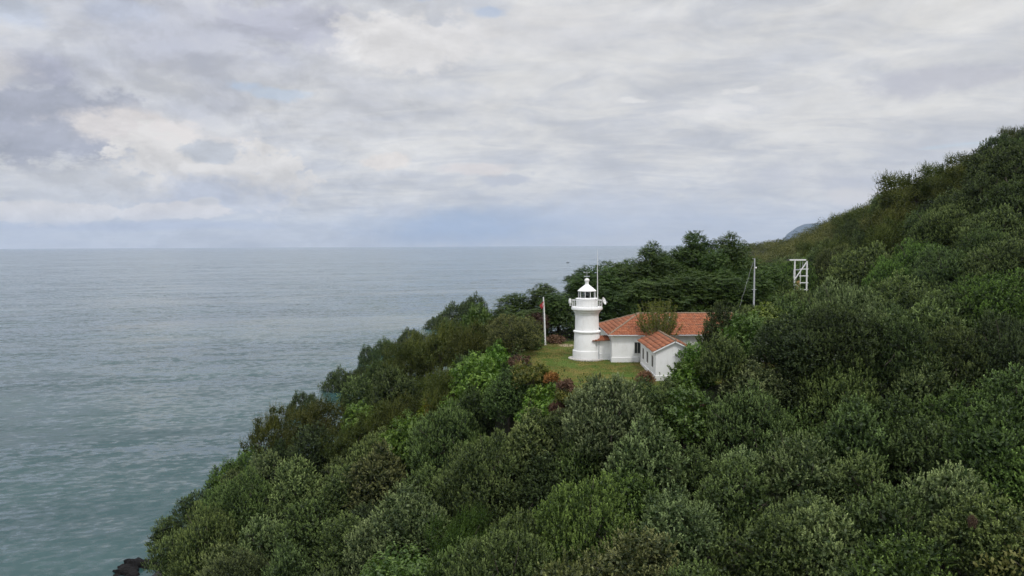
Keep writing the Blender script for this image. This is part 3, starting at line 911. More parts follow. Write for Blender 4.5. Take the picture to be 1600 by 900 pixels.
# boat
q = at(887, 412.6, 1850)
bt = tag(empty('boat', (q.x, q.y, 0), 0.15), 'tiny dark fishing boat on the open sea', 'boat')
m_hull = paint('hull_paint', (0.05, 0.07, 0.09), (0.03, 0.03, 0.035), 0.5, 0.5)
b = MB()
secs = [(-3.6, 1.1, 0.9), (-1.5, 1.35, 0.8), (1.0, 1.3, 0.9), (2.8, 0.75, 1.2), (3.9, 0.05, 1.5)]
ring = [[b.b.verts.new(v) for v in ((x, -w, h), (x, -w * .7, -.2), (x, w * .7, -.2), (x, w, h))] for x, w, h in secs]
for r_a, r_b in zip(ring, ring[1:]):
    for k in range(3): b.b.faces.new([r_a[k], r_a[k + 1], r_b[k + 1], r_b[k]])
    b.b.faces.new([r_a[3], r_a[0], r_b[0], r_b[3]])
b.b.faces.new(ring[0])
b.build('hull', m_hull, bt)
b = MB(); b.box(-2.0, 0.4, -.8, .8, 0.7, 2.1); b.box(-2.2, .6, -.9, .9, 2.102, 2.2); b.build('cabin', m_grey, bt, bevel=.05)
b = MB(); b.tube([(-.6, 0, 2.1), (-.6, 0, 4.2)], .06, 6); b.build('mast', m_dark, bt)

# shore rocks
m_rock, g, p = material('shore_rock')
pos = geo_pos(g)
g.put(p.inputs['Base Color'], g.mix(g.noise(pos, 1.5, 8, 0.7), (0.006, 0.006, 0.007), (0.022, 0.021, 0.020)))
p.inputs['Roughness'].default_value = 0.95
p.inputs['Specular IOR Level'].default_value = 0.1
for i, (px, py, y, s, lab) in enumerate(((217, 894, 101, 1.9, 'large dark rock at the waterline, bottom left below the trees'), (196, 904, 98.5, 1.4, 'smaller dark rock lowest at the waterline, bottom left corner of the slope'))):
    q = at(px, py, y)
    b = MB(); bmesh.ops.create_icosphere(b.b, subdivisions=4, radius=1)
    for v in b.b.verts:
        n = 0
        co = v.co.copy()
        for f_, am in ((1.3, .35), (3.1, .18), (7.0, .08)):
            n += am * math.sin(co.x * f_ * 2.1 + i + 3 * math.sin(co.y * f_)) * math.cos(co.z * f_ * 1.7 + co.y * f_)
        v.co = co * (1 + n)
        v.co = Vector((v.co.x * s * 1.5, v.co.y * s, v.co.z * s * 0.9))
    ro = b.build('rock', m_rock, None, False, (q.x, q.y, max(q.z - s * .7, -0.4 * s)))
    tag(ro, lab, 'rock', 'rocks at the waterline')

#TREES
# ------------------------------------------------------------------ foliage
def leaf_material(name, a, b_, rough=0.5, transl=0.22, spec=0.35):
    m, g, p = material(name)
    at_ = g.new('ShaderNodeAttribute', attribute_name='tint')
    oi = g.new('ShaderNodeObjectInfo')
    c = g.mix(at_.outputs['Fac'], a, b_)
    c = g.mix(1.0, c, oi.outputs['Color'], 'MULTIPLY')
    g.put(p.inputs['Base Color'], c); p.inputs['Roughness'].default_value = rough
    p.inputs['Specular IOR Level'].default_value = spec
    tr = g.new('ShaderNodeBsdfTranslucent')
    g.put(tr.inputs[0], g.mix(1.0, c, (1.1, 1.25, 0.7), 'MULTIPLY'))
    mx = g.new('ShaderNodeMixShader'); mx.inputs[0].default_value = transl
    g.put(mx.inputs[1], p.outputs[0]); g.put(mx.inputs[2], tr.outputs[0])
    g.put(m.node_tree.nodes['Material Output'].inputs[0], mx.outputs[0])
    return m
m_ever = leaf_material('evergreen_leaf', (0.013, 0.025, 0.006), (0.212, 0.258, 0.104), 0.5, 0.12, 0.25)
m_fea = leaf_material('feathery_leaf', (0.030, 0.044, 0.009), (0.140, 0.156, 0.034), 0.6, 0.25, 0.2)
m_bro = leaf_material('broad_leaf', (0.030, 0.062, 0.012), (0.130, 0.185, 0.042), 0.45, 0.3)
m_loc = leaf_material('pinnate_leaf', (0.018, 0.038, 0.008), (0.086, 0.122, 0.030), 0.5, 0.3, 0.25)
m_dry = leaf_material('dry_leaf', (0.085, 0.050, 0.030), (0.19, 0.115, 0.070), 0.8, 0.15)
m_yel = leaf_material('yellowing_leaf', (0.07, 0.10, 0.02), (0.26, 0.22, 0.04), 0.6, 0.3)
m_bark = paint('bark', (0.085, 0.070, 0.055), (0.045, 0.040, 0.032), 0.95, 0.8, 3.0)
m_twig = paint('pale_bark', (0.22, 0.18, 0.15), (0.13, 0.11, 0.09), 0.95, 0.8, 3.0)


def unit(v):
    return v / (np.linalg.norm(v, axis=-1, keepdims=True) + 1e-9)


def sphere_pts(n, rs):
    i = np.arange(n) + 0.5
    ph = np.arccos(1 - 2 * i / n); th = PI * (1 + 5 ** 0.5) * i + rs.uniform(0, 6)
    return np.stack([np.cos(th) * np.sin(ph), np.sin(th) * np.sin(ph), np.cos(ph)], 1)


def leaf_quads(P, D, L, W, rs, flat=0.0, ref=None):
    """diamond leaves: P base, D direction, L length, W half width"""
    n = len(P)
    if ref is None: ref = unit(rs.normal(0, 1, (n, 3)) + np.array([0, 0, 1.0]) * flat)
    else: ref = unit(ref + rs.normal(0, .38, (n, 3)))
    S = unit(np.cross(D, ref)); N = np.cross(S, D)
    L = np.broadcast_to(np.asarray(L, float), (n,))[:, None]; W = np.broadcast_to(np.asarray(W, float), (n,))[:, None]
    mid = P + D * L * 0.5
    v = np.stack([P, mid + S * W + N * W * .3, P + D * L - N * L * .08, mid - S * W + N * W * .3], 1).reshape(-1, 3)
    return v


class Leaves:
    def __init__(s): s.v = []; s.t = []
    def add(s, P, D, L, W, tint, rs, flat=0.0, ref=None):
        s.v.append(leaf_quads(P, D, L, W, rs, flat, ref)); s.t.append(np.clip(np.broadcast_to(tint, (len(P),)), 0, 1))
    def mesh(s, name, mat):
        v = np.concatenate(s.v); t = np.concatenate(s.t)
        return np_mesh(name, v, np.arange(len(v)).reshape(-1, 4), mat, tint=t)


def lumps_of(seed, R, hz, zc, n, lo=-0.45, rmin=.26, rmax=.42, irregular=0.16):
    rs = np.random.RandomState(seed)
    d = sphere_pts(int(n * 1.45), rs); d = d[d[:, 2] > lo]
    rad = np.clip(rs.normal(0.80, irregular, len(d)), 0.35, 1.12)
    bump = 1 + 0.14 * np.sin(d[:, 0] * 3 + seed) * np.cos(d[:, 1] * 3.3 + seed * 2)
    c = d * (rad * bump)[:, None] * np.array([R, R, hz]) + np.array([0, 0, zc]) + rs.normal(0, .06 * R, (len(d), 3))
    r = rs.uniform(rmin, rmax, len(d)) * R
    return c, r, rs


def sprigs_on(c, r, rs, dens, lo=-0.5, squash=1.0, keep=0.80):
    """points on the outer skin of the union of lumps, with outward normals"""
    P, Nn, K = [], [], []
    for i, (ci, ri) in enumerate(zip(c, r)):
        n = max(6, int(dens * 12.57 * ri * ri * 0.8))
        d = unit(rs.normal(0, 1, (n, 3))); d = d[d[:, 2] > lo]
        q = ci + d * (ri * rs.uniform(0.78, 1.06, len(d)))[:, None] * np.array([1, 1, squash])
        dist = np.linalg.norm((q[:, None, :] - c[None]) / np.array([1, 1, squash]), axis=2) / r[None]
        dist[:, i] = 9
        k = dist.min(1) > keep
        P.append(q[k]); Nn.append(d[k]); K.append(np.full(k.sum(), i))
    return np.concatenate(P), np.concatenate(Nn), np.concatenate(K)


def inner_fill(lv, c, r, rs, n, L, W, tint):  # inner leaves take a low tint: shade of the gaps put into colour
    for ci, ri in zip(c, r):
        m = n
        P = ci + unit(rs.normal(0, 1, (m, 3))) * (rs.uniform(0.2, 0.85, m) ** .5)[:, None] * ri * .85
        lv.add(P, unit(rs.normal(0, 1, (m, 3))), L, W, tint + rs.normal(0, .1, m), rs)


def domes_of(seed, R, H, k, n, rmin, rmax):
    """heads on the skin of several joined domes: an uneven, clumpy crown"""
    rs = np.random.RandomState(seed)
    a = rs.uniform(0, 2 * PI) + np.arange(k) * 2 * PI / k + rs.normal(0, .3, k)
    off = rs.uniform(.28, .58, k) * R
    D = [np.array([math.cos(a[i]) * off[i], math.sin(a[i]) * off[i], H * rs.uniform(.36, .62)]) for i in range(k)]
    S = [np.array([rs.uniform(.42, .60) * R, rs.uniform(.42, .60) * R, H * rs.uniform(.26, .36)]) for i in range(k)]
    D.append(np.array([rs.normal(0, .1) * R, rs.normal(0, .1) * R, H * .60])); S.append(np.array([.55 * R, .55 * R, H * .36]))
    C, RR = [], []
    for i in range(len(D)):
        d = sphere_pts(n, rs); d = d[d[:, 2] > -.6]
        c = D[i] + d * S[i] * rs.uniform(.84, 1.10, len(d))[:, None] + rs.normal(0, .04 * R, (len(d), 3))
        ok = np.ones(len(c), bool)
        for j in range(len(D)):
            if j != i: ok &= (((c - D[j]) / S[j]) ** 2).sum(1) > .72
        C.append(c[ok]); RR.append(rs.uniform(rmin, rmax, ok.sum()) * R)
    c = np.concatenate(C); r = np.concatenate(RR)
    k = c[:, 2] > H * .06
    return c[k], r[k], rs


def evergreen(seed, R=3.0, H=8.0, n=34, leaf=0.16, dens=6.5, upright=0.8, k=4):
    c, r, rs = domes_of(seed, R, H, k, n, .13 * (3 / R) ** .5, .25 * (3 / R) ** .5)
    lv = Leaves()
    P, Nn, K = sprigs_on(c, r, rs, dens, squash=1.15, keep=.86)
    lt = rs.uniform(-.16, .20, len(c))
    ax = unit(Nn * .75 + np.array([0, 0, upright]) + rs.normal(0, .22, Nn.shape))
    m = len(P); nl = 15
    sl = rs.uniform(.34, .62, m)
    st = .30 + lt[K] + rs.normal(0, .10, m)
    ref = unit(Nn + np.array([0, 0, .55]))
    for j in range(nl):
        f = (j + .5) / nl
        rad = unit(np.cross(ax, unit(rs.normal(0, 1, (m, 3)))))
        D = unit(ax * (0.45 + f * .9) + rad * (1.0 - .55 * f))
        lv.add(P + ax * (sl * (f - .35))[:, None], D, leaf * rs.uniform(.75, 1.15, m), leaf * .29, st + .62 * (f - .45) + rs.normal(0, .05, m), rs, 0, ref)  # young tips pale, old leaves dark; ramp steepened to paint shade between tufts
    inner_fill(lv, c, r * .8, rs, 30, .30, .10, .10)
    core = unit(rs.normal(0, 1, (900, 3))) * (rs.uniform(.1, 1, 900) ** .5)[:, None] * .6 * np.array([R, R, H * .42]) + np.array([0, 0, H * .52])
    lv.add(core, unit(rs.normal(0, 1, core.shape)), .45, .14, .05, rs)  # darkest tint at the core, crown shade painted into these leaves
    return lv


def feathery(seed, R=2.8, H=7.0, n=34, dens=8.0):
    c, r, rs = lumps_of(seed, R, H * .42, H * .52, int(n * 1.4), rmin=.16, rmax=.30, irregular=.2)
    lv = Leaves()
    P, Nn, K = sprigs_on(c, r, rs, dens, lo=-.3, keep=.7)
    m = len(P)
    wind = np.array([0.35, 0.1, 0.9])
    ax = unit(Nn * .75 + wind * 1.0 + rs.normal(0, .2, Nn.shape))
    sl = rs.uniform(.5, 1.15, m)
    lt = rs.uniform(-.25, .3, len(c))
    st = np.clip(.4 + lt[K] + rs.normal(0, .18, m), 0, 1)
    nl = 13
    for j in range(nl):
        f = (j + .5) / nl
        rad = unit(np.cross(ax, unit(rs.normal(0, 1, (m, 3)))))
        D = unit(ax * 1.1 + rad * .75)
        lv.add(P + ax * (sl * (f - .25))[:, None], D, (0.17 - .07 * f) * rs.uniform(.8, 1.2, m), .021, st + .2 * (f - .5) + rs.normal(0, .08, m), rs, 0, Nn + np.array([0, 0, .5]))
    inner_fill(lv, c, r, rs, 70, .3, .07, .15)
    return lv


def broadleaf(seed, R=2.6, H=6.4, n=30, dens=5.0, leaf=.26):
    c, r, rs = lumps_of(seed, R, H * .42, H * .54, n, irregular=.2)
    lv = Leaves()
    P, Nn, K = sprigs_on(c, r, rs, dens)
    m = len(P)
    ax = unit(Nn * 1.0 + np.array([0, 0, .45]) + rs.normal(0, .35, Nn.shape))
    sl = rs.uniform(.25, .6, m)
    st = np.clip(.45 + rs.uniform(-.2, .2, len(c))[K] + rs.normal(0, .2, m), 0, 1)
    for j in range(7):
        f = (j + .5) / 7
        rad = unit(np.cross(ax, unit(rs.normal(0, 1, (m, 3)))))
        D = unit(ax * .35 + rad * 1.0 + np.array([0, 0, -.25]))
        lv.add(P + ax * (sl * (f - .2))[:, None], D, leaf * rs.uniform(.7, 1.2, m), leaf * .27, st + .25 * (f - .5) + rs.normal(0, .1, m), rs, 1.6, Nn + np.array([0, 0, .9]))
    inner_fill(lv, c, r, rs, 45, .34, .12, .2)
    return lv


def pinnate(seed, R=4.0, H=14.0, n=48, dens=4.2):
    """tall crown of loose flat sprays"""
    rs = np.random.RandomState(seed)
    d = sphere_pts(n, rs); d = d[d[:, 2] > -.85]
    zc, hz = H * .56, H * .44
    tap = np.where(d[:, 2] > 0, 1 - .35 * d[:, 2], 1.0)
    c = d * (rs.uniform(.45, 1.08, len(d)) * tap)[:, None] * np.array([R, R, hz]) + np.array([0, 0, zc])
    r = rs.uniform(.24, .42, len(c)) * R
    lv = Leaves()
    P, Nn, K = sprigs_on(c, r, rs, dens, lo=-.35, squash=.55, keep=.72)
    m = len(P)
    ax = unit(Nn * np.array([1, 1, .6]) + np.array([0, 0, .35]) + rs.normal(0, .3, Nn.shape))
    sl = rs.uniform(.45, 1.0, m)
    st = np.clip(.4 + rs.uniform(-.2, .25, len(c))[K] + rs.normal(0, .2, m), 0, 1)
    for j in range(11):
        f = (j + .5) / 11
        side = unit(np.cross(ax, np.array([0, 0, 1.0]))) * (1 if j % 2 else -1)
        D = unit(ax * .5 + side * 1.0 + rs.normal(0, .25, (m, 3)) + np.array([0, 0, -.35]))
        pos_ = P + ax * (sl * (f - .1))[:, None] - np.array([0, 0, 1.0]) * (sl * f * f * .25)[:, None]
        lv.add(pos_, D, .27 * rs.uniform(.8, 1.2, m), .062, st + rs.normal(0, .1, m), rs, 1.2, Nn + np.array([0, 0, 1.2]))
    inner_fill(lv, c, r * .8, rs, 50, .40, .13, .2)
    return lv, c


def trunk_mesh(name, H, R, c, rs, r0=.16, mat=None, limbs=9):
    b = MB()
    top = H * .62
    pts = [Vector((rs.normal(0, .05) * i, rs.normal(0, .05) * i, top * i / 5 - .5 * (i == 0))) for i in range(6)]
    b.tube(pts, [r0 * (1.25 - .17 * i) for i in range(6)], 7)
    order = rs.permutation(len(c))[:limbs]
    for k in order:
        e = Vector(c[k]); s = pts[min(5, 2 + int(rs.randint(0, 4)))]
        mid = s.lerp(e, .5) + Vector((0, 0, -.06 * H * .3))
        b.tube([s, mid, e], [r0 * .5, r0 * .32, r0 * .1], 5, False)
    bmesh.ops.recalc_face_normals(b.b, faces=b.b.faces)
    me = bpy.data.meshes.new(name); b.b.to_mesh(me); b.b.free(); me.materials.append(mat or m_bark); me.shade_smooth()
    return me


PROTO = {}
for k, seed in enumerate((1, 2, 3, 4, 5, 6)):
    R_, H_ = 3.0, 8.0
    c, r, rs = lumps_of(seed, R_, H_ * .44, H_ * .54, 36)
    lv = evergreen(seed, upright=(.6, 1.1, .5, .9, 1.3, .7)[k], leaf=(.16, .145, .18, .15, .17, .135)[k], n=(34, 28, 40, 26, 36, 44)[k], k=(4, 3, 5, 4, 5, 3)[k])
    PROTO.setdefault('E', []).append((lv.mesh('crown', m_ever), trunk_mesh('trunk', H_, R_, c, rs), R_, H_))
for seed in (11, 12):      # the same kind, grown large
    R_, H_ = 4.7, 9.6
    c, r, rs = lumps_of(seed, R_, H_ * .44, H_ * .54, 40)
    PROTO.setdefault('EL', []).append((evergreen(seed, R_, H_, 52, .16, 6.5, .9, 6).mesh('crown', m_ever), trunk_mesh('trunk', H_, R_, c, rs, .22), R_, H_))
for seed in (21, 22, 23):
    R_, H_ = 2.8, 7.0
    c, r, rs = lumps_of(seed, R_, H_ * .4, H_ * .52, 34)
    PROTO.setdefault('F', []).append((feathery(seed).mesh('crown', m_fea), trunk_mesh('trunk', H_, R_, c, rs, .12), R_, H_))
for seed in (31, 32, 33):
    R_, H_ = 2.6, 6.4
    c, r, rs = lumps_of(seed, R_, H_ * .42, H_ * .54, 30)
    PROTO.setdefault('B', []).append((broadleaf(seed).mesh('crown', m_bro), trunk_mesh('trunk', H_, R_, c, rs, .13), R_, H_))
for seed in (41, 42, 43):
    lv, c = pinnate(seed)
    PROTO.setdefault('L', []).append((lv.mesh('crown', m_loc), trunk_mesh('trunk', 14.0, 4.0, c, np.random.RandomState(seed), .24, limbs=16), 4.0, 14.0))


def shrub_proto(key, seed, mat, R_=1.4, H_=2.0, dens=9, leaf=.16):
    c, r, rs = lumps_of(seed, R_, H_ * .45, H_ * .5, 22, irregular=.3)
    PROTO.setdefault(key, []).append((broadleaf(seed, R_, H_, 18, dens, leaf).mesh('crown', mat), trunk_mesh('stems', H_, R_, c, rs, .04), R_, H_))
shrub_proto('SR', 51, m_dry); shrub_proto('SY', 52, m_yel); shrub_proto('SG', 53, m_bro, leaf=.2)

# (px, py, radius in px, kind, tint name): the crowns one can tell apart in the photograph
TINT = {'pale': ((1.68, 1.68, 1.72), 'grey-green'), 'mid': ((1.25, 1.36, 1.1), 'mid-green'), 'dark': ((0.74, 0.84, 0.70), 'dark green'), 'fresh': ((1.15, 1.45, 0.85), 'fresh green'),
        'brown': ((1.3, 1.18, 1.1), 'brownish green'), 'olive': ((1.0, 1.0, 1.0), 'olive-brown'), 'bright': ((1.35, 1.55, .95), 'bright green'), 'yellow': ((2.5, 1.9, .7), 'yellow-green'), 'deep': ((1.15, 1.22, 1.1), 'deep green'),
        'green': ((.75, 1.1, .8), 'green'), 'red': ((1, 1, 1), 'reddish'), 'leaf': ((1, 1, 1), 'leafy green')}
HAND = [
 # around the terrace and in front of it
  (796, 616, 36, 'E', 'mid'), (742, 640, 36, 'E', 'dark'), (830, 693, 46, 'E', 'mid'), (705, 690, 54, 'E', 'mid'),
 (640, 706, 34, 'B', 'bright'), (668, 660, 18, 'B', 'yellow'), (628, 662, 38, 'F', 'olive'), (762, 752, 68, 'E', 'mid'), (598, 750, 46, 'E', 'brown'), (645, 830, 55, 'E', 'pale'), (588, 860, 45, 'E', 'pale'),
 (725, 850, 45, 'F', 'green'), (800, 850, 36, 'E', 'mid'), (918, 835, 70, 'E', 'fresh'), (985, 795, 55, 'E', 'fresh'), (850, 765, 46, 'E', 'dark'), (1068, 655, 44, 'B', 'deep'), (1065, 840, 60, 'E', 'pale'), (745, 605, 36, 'B', 'bright'), (776, 572, 20, 'B', 'bright'), (680, 626, 24, 'E', 'pale'), (615, 612, 38, 'E', 'dark'),
 # right foreground
 (1172, 602, 44, 'E', 'pale'), (1175, 674, 60, 'E', 'mid'), (1311, 637, 58, 'E', 'mid'), (1340, 692, 54, 'E', 'mid'), (1436, 617, 46, 'E', 'mid'), (1493, 660, 42, 'E', 'fresh'), (1553, 712, 60, 'E', 'fresh'), (1450, 705, 44, 'E', 'mid'),
 (1251, 748, 56, 'E', 'pale'), (1150, 785, 58, 'E', 'mid'), (1340, 762, 45, 'E', 'mid'), (1478, 800, 58, 'E', 'pale'), (1388, 830, 58, 'E', 'mid'), (1290, 865, 60, 'E', 'pale'), (1190, 878, 58, 'E', 'mid'), (1550, 850, 52, 'E', 'mid'), (1585, 770, 45, 'E', 'fresh'), (1075, 740, 40, 'E', 'mid'),
 (880, 668, 38, 'E', 'mid'), (902, 728, 42, 'E', 'mid'), (846, 655, 28, 'B', 'bright'), (1040, 625, 24, 'E', 'mid'),
 (1590, 640, 45, 'E', 'mid'), (1240, 690, 44, 'E', 'mid'), (1400, 680, 44, 'E', 'dark'),
 # lower left
 (322, 850, 45, 'E', 'mid'), (382, 792, 44, 'E', 'mid'), (422, 742, 36, 'E', 'pale'), (464, 764, 38, 'E', 'pale'), (487, 716, 40, 'E', 'dark'), (430, 685, 34, 'F', 'olive'), (497, 668, 44, 'F', 'olive'), (545, 703, 34, 'F', 'olive'), (592, 672, 36, 'F', 'olive'),
 (560, 632, 34, 'E', 'mid'), (474, 645, 24, 'E', 'dark'), (530, 606, 28, 'E', 'dark'), (602, 592, 30, 'F', 'olive'), (642, 572, 38, 'F', 'olive'), (272, 872, 34, 'E', 'mid'), (338, 795, 28, 'E', 'mid'), (368, 764, 24, 'E', 'mid'), (412, 852, 40, 'E', 'pale'), (482, 832, 44, 'E', 'mid'), (542, 862, 44, 'E', 'mid'), (352, 893, 36, 'E', 'pale'), (452, 893, 36, 'E', 'mid'),
 (540, 780, 40, 'E', 'mid'),
 # ridge left of the lighthouse
 (712, 502, 34, 'E', 'dark'), (742, 488, 24, 'E', 'dark'), (688, 512, 24, 'E', 'dark'), (748, 507, 24, 'B', 'deep'), (640, 536, 22, 'E', 'dark'), (602, 552, 20, 'E', 'mid'), (576, 566, 18, 'E', 'dark'), (590, 588, 20, 'E', 'dark'), (568, 592, 18, 'E', 'dark'), (548, 600, 18, 'F', 'olive'), (690, 548, 42, 'F', 'olive'), (740, 548, 38, 'F', 'olive'), (652, 560, 32, 'F', 'olive'), (757, 552, 26, 'F', 'olive'),
 # right hillside
 (1356, 432, 54, 'E', 'mid'), (1292, 474, 42, 'E', 'mid'), (1302, 532, 58, 'E', 'dark'), (1400, 482, 58, 'E', 'mid'), (1432, 420, 40, 'E', 'fresh'), (1474, 432, 42, 'E', 'mid'), (1500, 500, 56, 'E', 'mid'), (1562, 482, 54, 'E', 'fresh'), (1578, 420, 42, 'E', 'mid'), (1400, 555, 52, 'E', 'dark'), (1490, 570, 50, 'E', 'dark'), (1570, 560, 50, 'E', 'dark'), (1230, 545, 45, 'E', 'dark'), (1225, 610, 40, 'E', 'dark'),
 (1432, 308, 48, 'F', 'olive'), (1482, 286, 38, 'F', 'olive'), (1400, 352, 36, 'F', 'olive'), (1335, 346, 26, 'F', 'olive'), (1272, 400, 24, 'F', 'olive'), (1310, 402, 26, 'F', 'olive'), (1530, 268, 36, 'F', 'olive'), (1582, 272, 50, 'E', 'dark'), (1592, 322, 44, 'E', 'dark'), (1545, 318, 40, 'E', 'dark'), (1560, 368, 44, 'E', 'mid'), (1500, 352, 38, 'E', 'mid'), (1542, 402, 38, 'E', 'mid'), (1460, 372, 36, 'E', 'mid'),
 # round the house
 (1130, 560, 34, 'E', 'mid'), (1170, 520, 34, 'E', 'dark'), 
]
TINT['under'] = ((.55, .62, .6), 'dark green')
TINT['yellow2'] = ((1.35, 1.3, .85), 'light green')
# trees behind the lawn and the house: foot x, y, height, radius
TALL = []
for (px, top, y, R) in [(783, 478, 118, 2.6), (806, 452, 121, 3.1), (852, 441, 121, 3.2), (833, 478, 113, 2.6), (872, 452, 114, 3.0), (925, 407, 119, 4.0), (908, 420, 126, 3.4), (962, 402, 124, 4.2), (945, 440, 113, 3.4), (1000, 428, 116, 3.8),
        (1016, 376, 127, 3.2), (1050, 396, 124, 3.4), (1045, 430, 114, 4.0), (1066, 378, 128, 3.4), (1092, 350, 127, 3.6), (1085, 418, 115, 4.2), (1138, 362, 127, 3.8), (1116, 382, 122, 3.0), (1135, 420, 116, 4.0), (1162, 390, 125, 3.0), (1172, 412, 120, 3.6), (1196, 404, 134, 3.6), (1212, 436, 124, 3.2), (985, 402, 131, 3.4), (1034, 394, 130, 3.4), (750, 486, 122, 2.6)]:
    q = at(px, top, y)
    TALL.append((q.x, q.y, (q.z - tz(q.x, q.y)) / .925, R))
rs = np.random.RandomState(77)
TREES = []          # dict(x,y,z,R,H,kind,tint)


def march(px, py, hc):
    y = 25.0; best = None
    while y < 420:
        p = at(px, py, y)
        if p.z < 0.5: break
        gap = p.z - tz(p.x, p.y) - hc
        if gap < 0: return p
        if best is None or gap / y < best[0]: best = (gap / y, p)
        y *= 1.008
    return best[1] if best else None


for (px, py, rp, kind, tint) in HAND:
    R = None
    hc = 5.0
    for _ in range(3):
        p = march(px, py, hc)
        if p is None: break
        R = rp * (p - cam.location).length / FPX
        hc = min(max(R * 1.6, 3.0), 6.2)
    if p is None:
        continue
    z = tz(p.x, p.y)
    H = max((p.z - z) / .58, R * 1.9)
    H = min(H, R * 2.6 + 3)
    if tint in ('bright', 'yellow'): H *= 1.22; R *= 1.15
    TREES.append(dict(x=p.x, y=p.y, z=p.z - .58 * H if p.z - .58 * H < z else z, R=R, H=H, kind=kind, tint=tint, hand=True))
for (x, y, H, R, kind, tint) in [(23.7, 82.5, 8.6, 2.3, 'E', 'dark'), (26.2, 82.5, 7.6, 2.2, 'E', 'mid'), (29.2, 83.5, 9.8, 2.6, 'B', 'yellow2'), (32.4, 85, 9.0, 2.8, 'E', 'mid'), (19.5, 77.4, 4.6, 1.6, 'B', 'fresh'), (9.6, 70.6, 0, 4.7, 'E', 'pale'), (11.9, 65.0, -1, 3.3, 'E', 'pale'), (13.3, 72.5, -2, 2.2, 'E', 'mid'), (25.6, 78.6, 7.6, 2.5, 'B', 'deep')]:
    if H <= 0: H = (32.3, 29.6, 31.6)[-H] - tz(x, y)
    TREES.append(dict(x=x, y=y, z=tz(x, y) - .2, R=R, H=H, kind=kind, tint=tint, hand=True))
for i in range(17):
    x = -3.5 + i * 2.75; y = 111.6 + 1.2 * math.sin(i * 2.1)
    TREES.append(dict(x=x, y=y, z=tz(x, y) - .3, R=1.9 + .35 * math.sin(i * 3.7), H=4.2 + .9 * math.sin(i * 1.9), kind='B' if i % 3 else 'E', tint='under' if i % 3 else 'dark', hand=True))
for (x, y, H, R) in TALL:
    TREES.append(dict(x=x, y=y, z=tz(x, y) - .2, R=R, H=H, kind='L', tint='deep', hand=True))
# fill the slope between them
CLEAR = [(800, 575), (815, 545), (860, 528), (942, 490), (1060, 480), (1110, 500), (1085, 560), (1062, 585), (1030, 603), (960, 585), (905, 612), (865, 605), (820, 590)]
cand = []
for yb, n in ((30, 12000),):
    yy_ = 36 + (190 - 36) * rs.uniform(0, 1, n) ** 1.25
    pxx = rs.uniform(-40, 1660, n)
    xx_ = (pxx - 800) / FPX * yy_
    cand = np.stack([xx_, yy_], 1)
cz = terrain(cand[:, 0], cand[:, 1])
TX = [(t['x'], t['y'], t['R']) for t in TREES]
for RR, SP in (((2.6, 4.0), .80), ((1.9, 2.6), .80), ((1.2, 1.8), .86)):
    for (x, y), z in zip(cand, cz):
        if z < 1.2: continue
        if inside(np.array([x]), np.array([y]), LP)[0] or (11 < x < 36 and 78 < y < 110): continue
        if x < 38 and y > 109 and x > -3: continue
        R = rs.uniform(*RR) if y < 110 else rs.uniform(RR[0] + .3, RR[1] + .3)
        H = R * rs.uniform(2.05, 3.0)
        if z < 4.0: R *= .75; H *= .6
        A = np.array(TX)
        if (np.hypot(A[:, 0] - x, A[:, 1] - y) < (A[:, 2] + R) * (SP * .82 if x < 2 and y > 88 else SP)).any(): continue
        px, py, dep = proj((x, y, z + H * .56))
        rp = R / dep * FPX
        if py - rp > 925: continue
        if y < 92 or (y < 104 and x < 2):
            a_ = np.linspace(0, 2 * PI, 16)
            if inside(px + np.cos(a_) * rp * .9, py + np.sin(a_) * H * .46 / dep * FPX, CLEAR).any() or inside(np.array([px]), np.array([py]), CLEAR)[0]: continue
        u = rs.uniform()
        kind = 'E'
        ridge = (440 < px < 800 and py < 700) or (px > 1180 and py < 400)
        if ridge and u < .5: kind = 'F'
        elif u > .95: kind = 'B'
        tint = {'E': ('mid', 'dark', 'pale', 'mid', 'fresh', 'brown', 'mid')[rs.randint(7)], 'F': 'olive', 'B': ('deep', 'bright', 'deep')[rs.randint(3)]}[kind]
        if kind == 'E' and ridge: tint = ('dark', 'mid', 'mid')[rs.randint(3)]
        TREES.append(dict(x=x, y=y, z=z - .25, R=R, H=H, kind=kind, tint=tint, hand=False)); TX.append((x, y, R))

# nothing may stand in front of the pole or the steel frame
for t in TREES:
    for (p0, p1, top, ymax) in ((1226, 1270, 452, 127), (1150, 1186, 476, 111), (778, 846, 494, 112)):
        px, py, dep = proj((t['x'], t['y'], t['z'] + t['H']))
        rp = t['R'] / dep * FPX * .8
        if t['y'] < ymax and px + rp > p0 and px - rp < p1 and py < top:
            dz = (top - py) / FPX * dep
            if t['H'] - dz > 2.2: t['H'] -= dz
            else: t['z'] -= dz
    px, py, dep = proj((t['x'], t['y'], t['z'] + t['H']))
    if px > 1185 and t['y'] > 90:
        top = np.interp(px, [1170, 1250, 1330, 1430, 1520, 1600], [384, 360, 322, 258, 236, 190])
        if py < top: t['H'] = max(t['H'] - (top - py) / FPX * dep, 2.0)
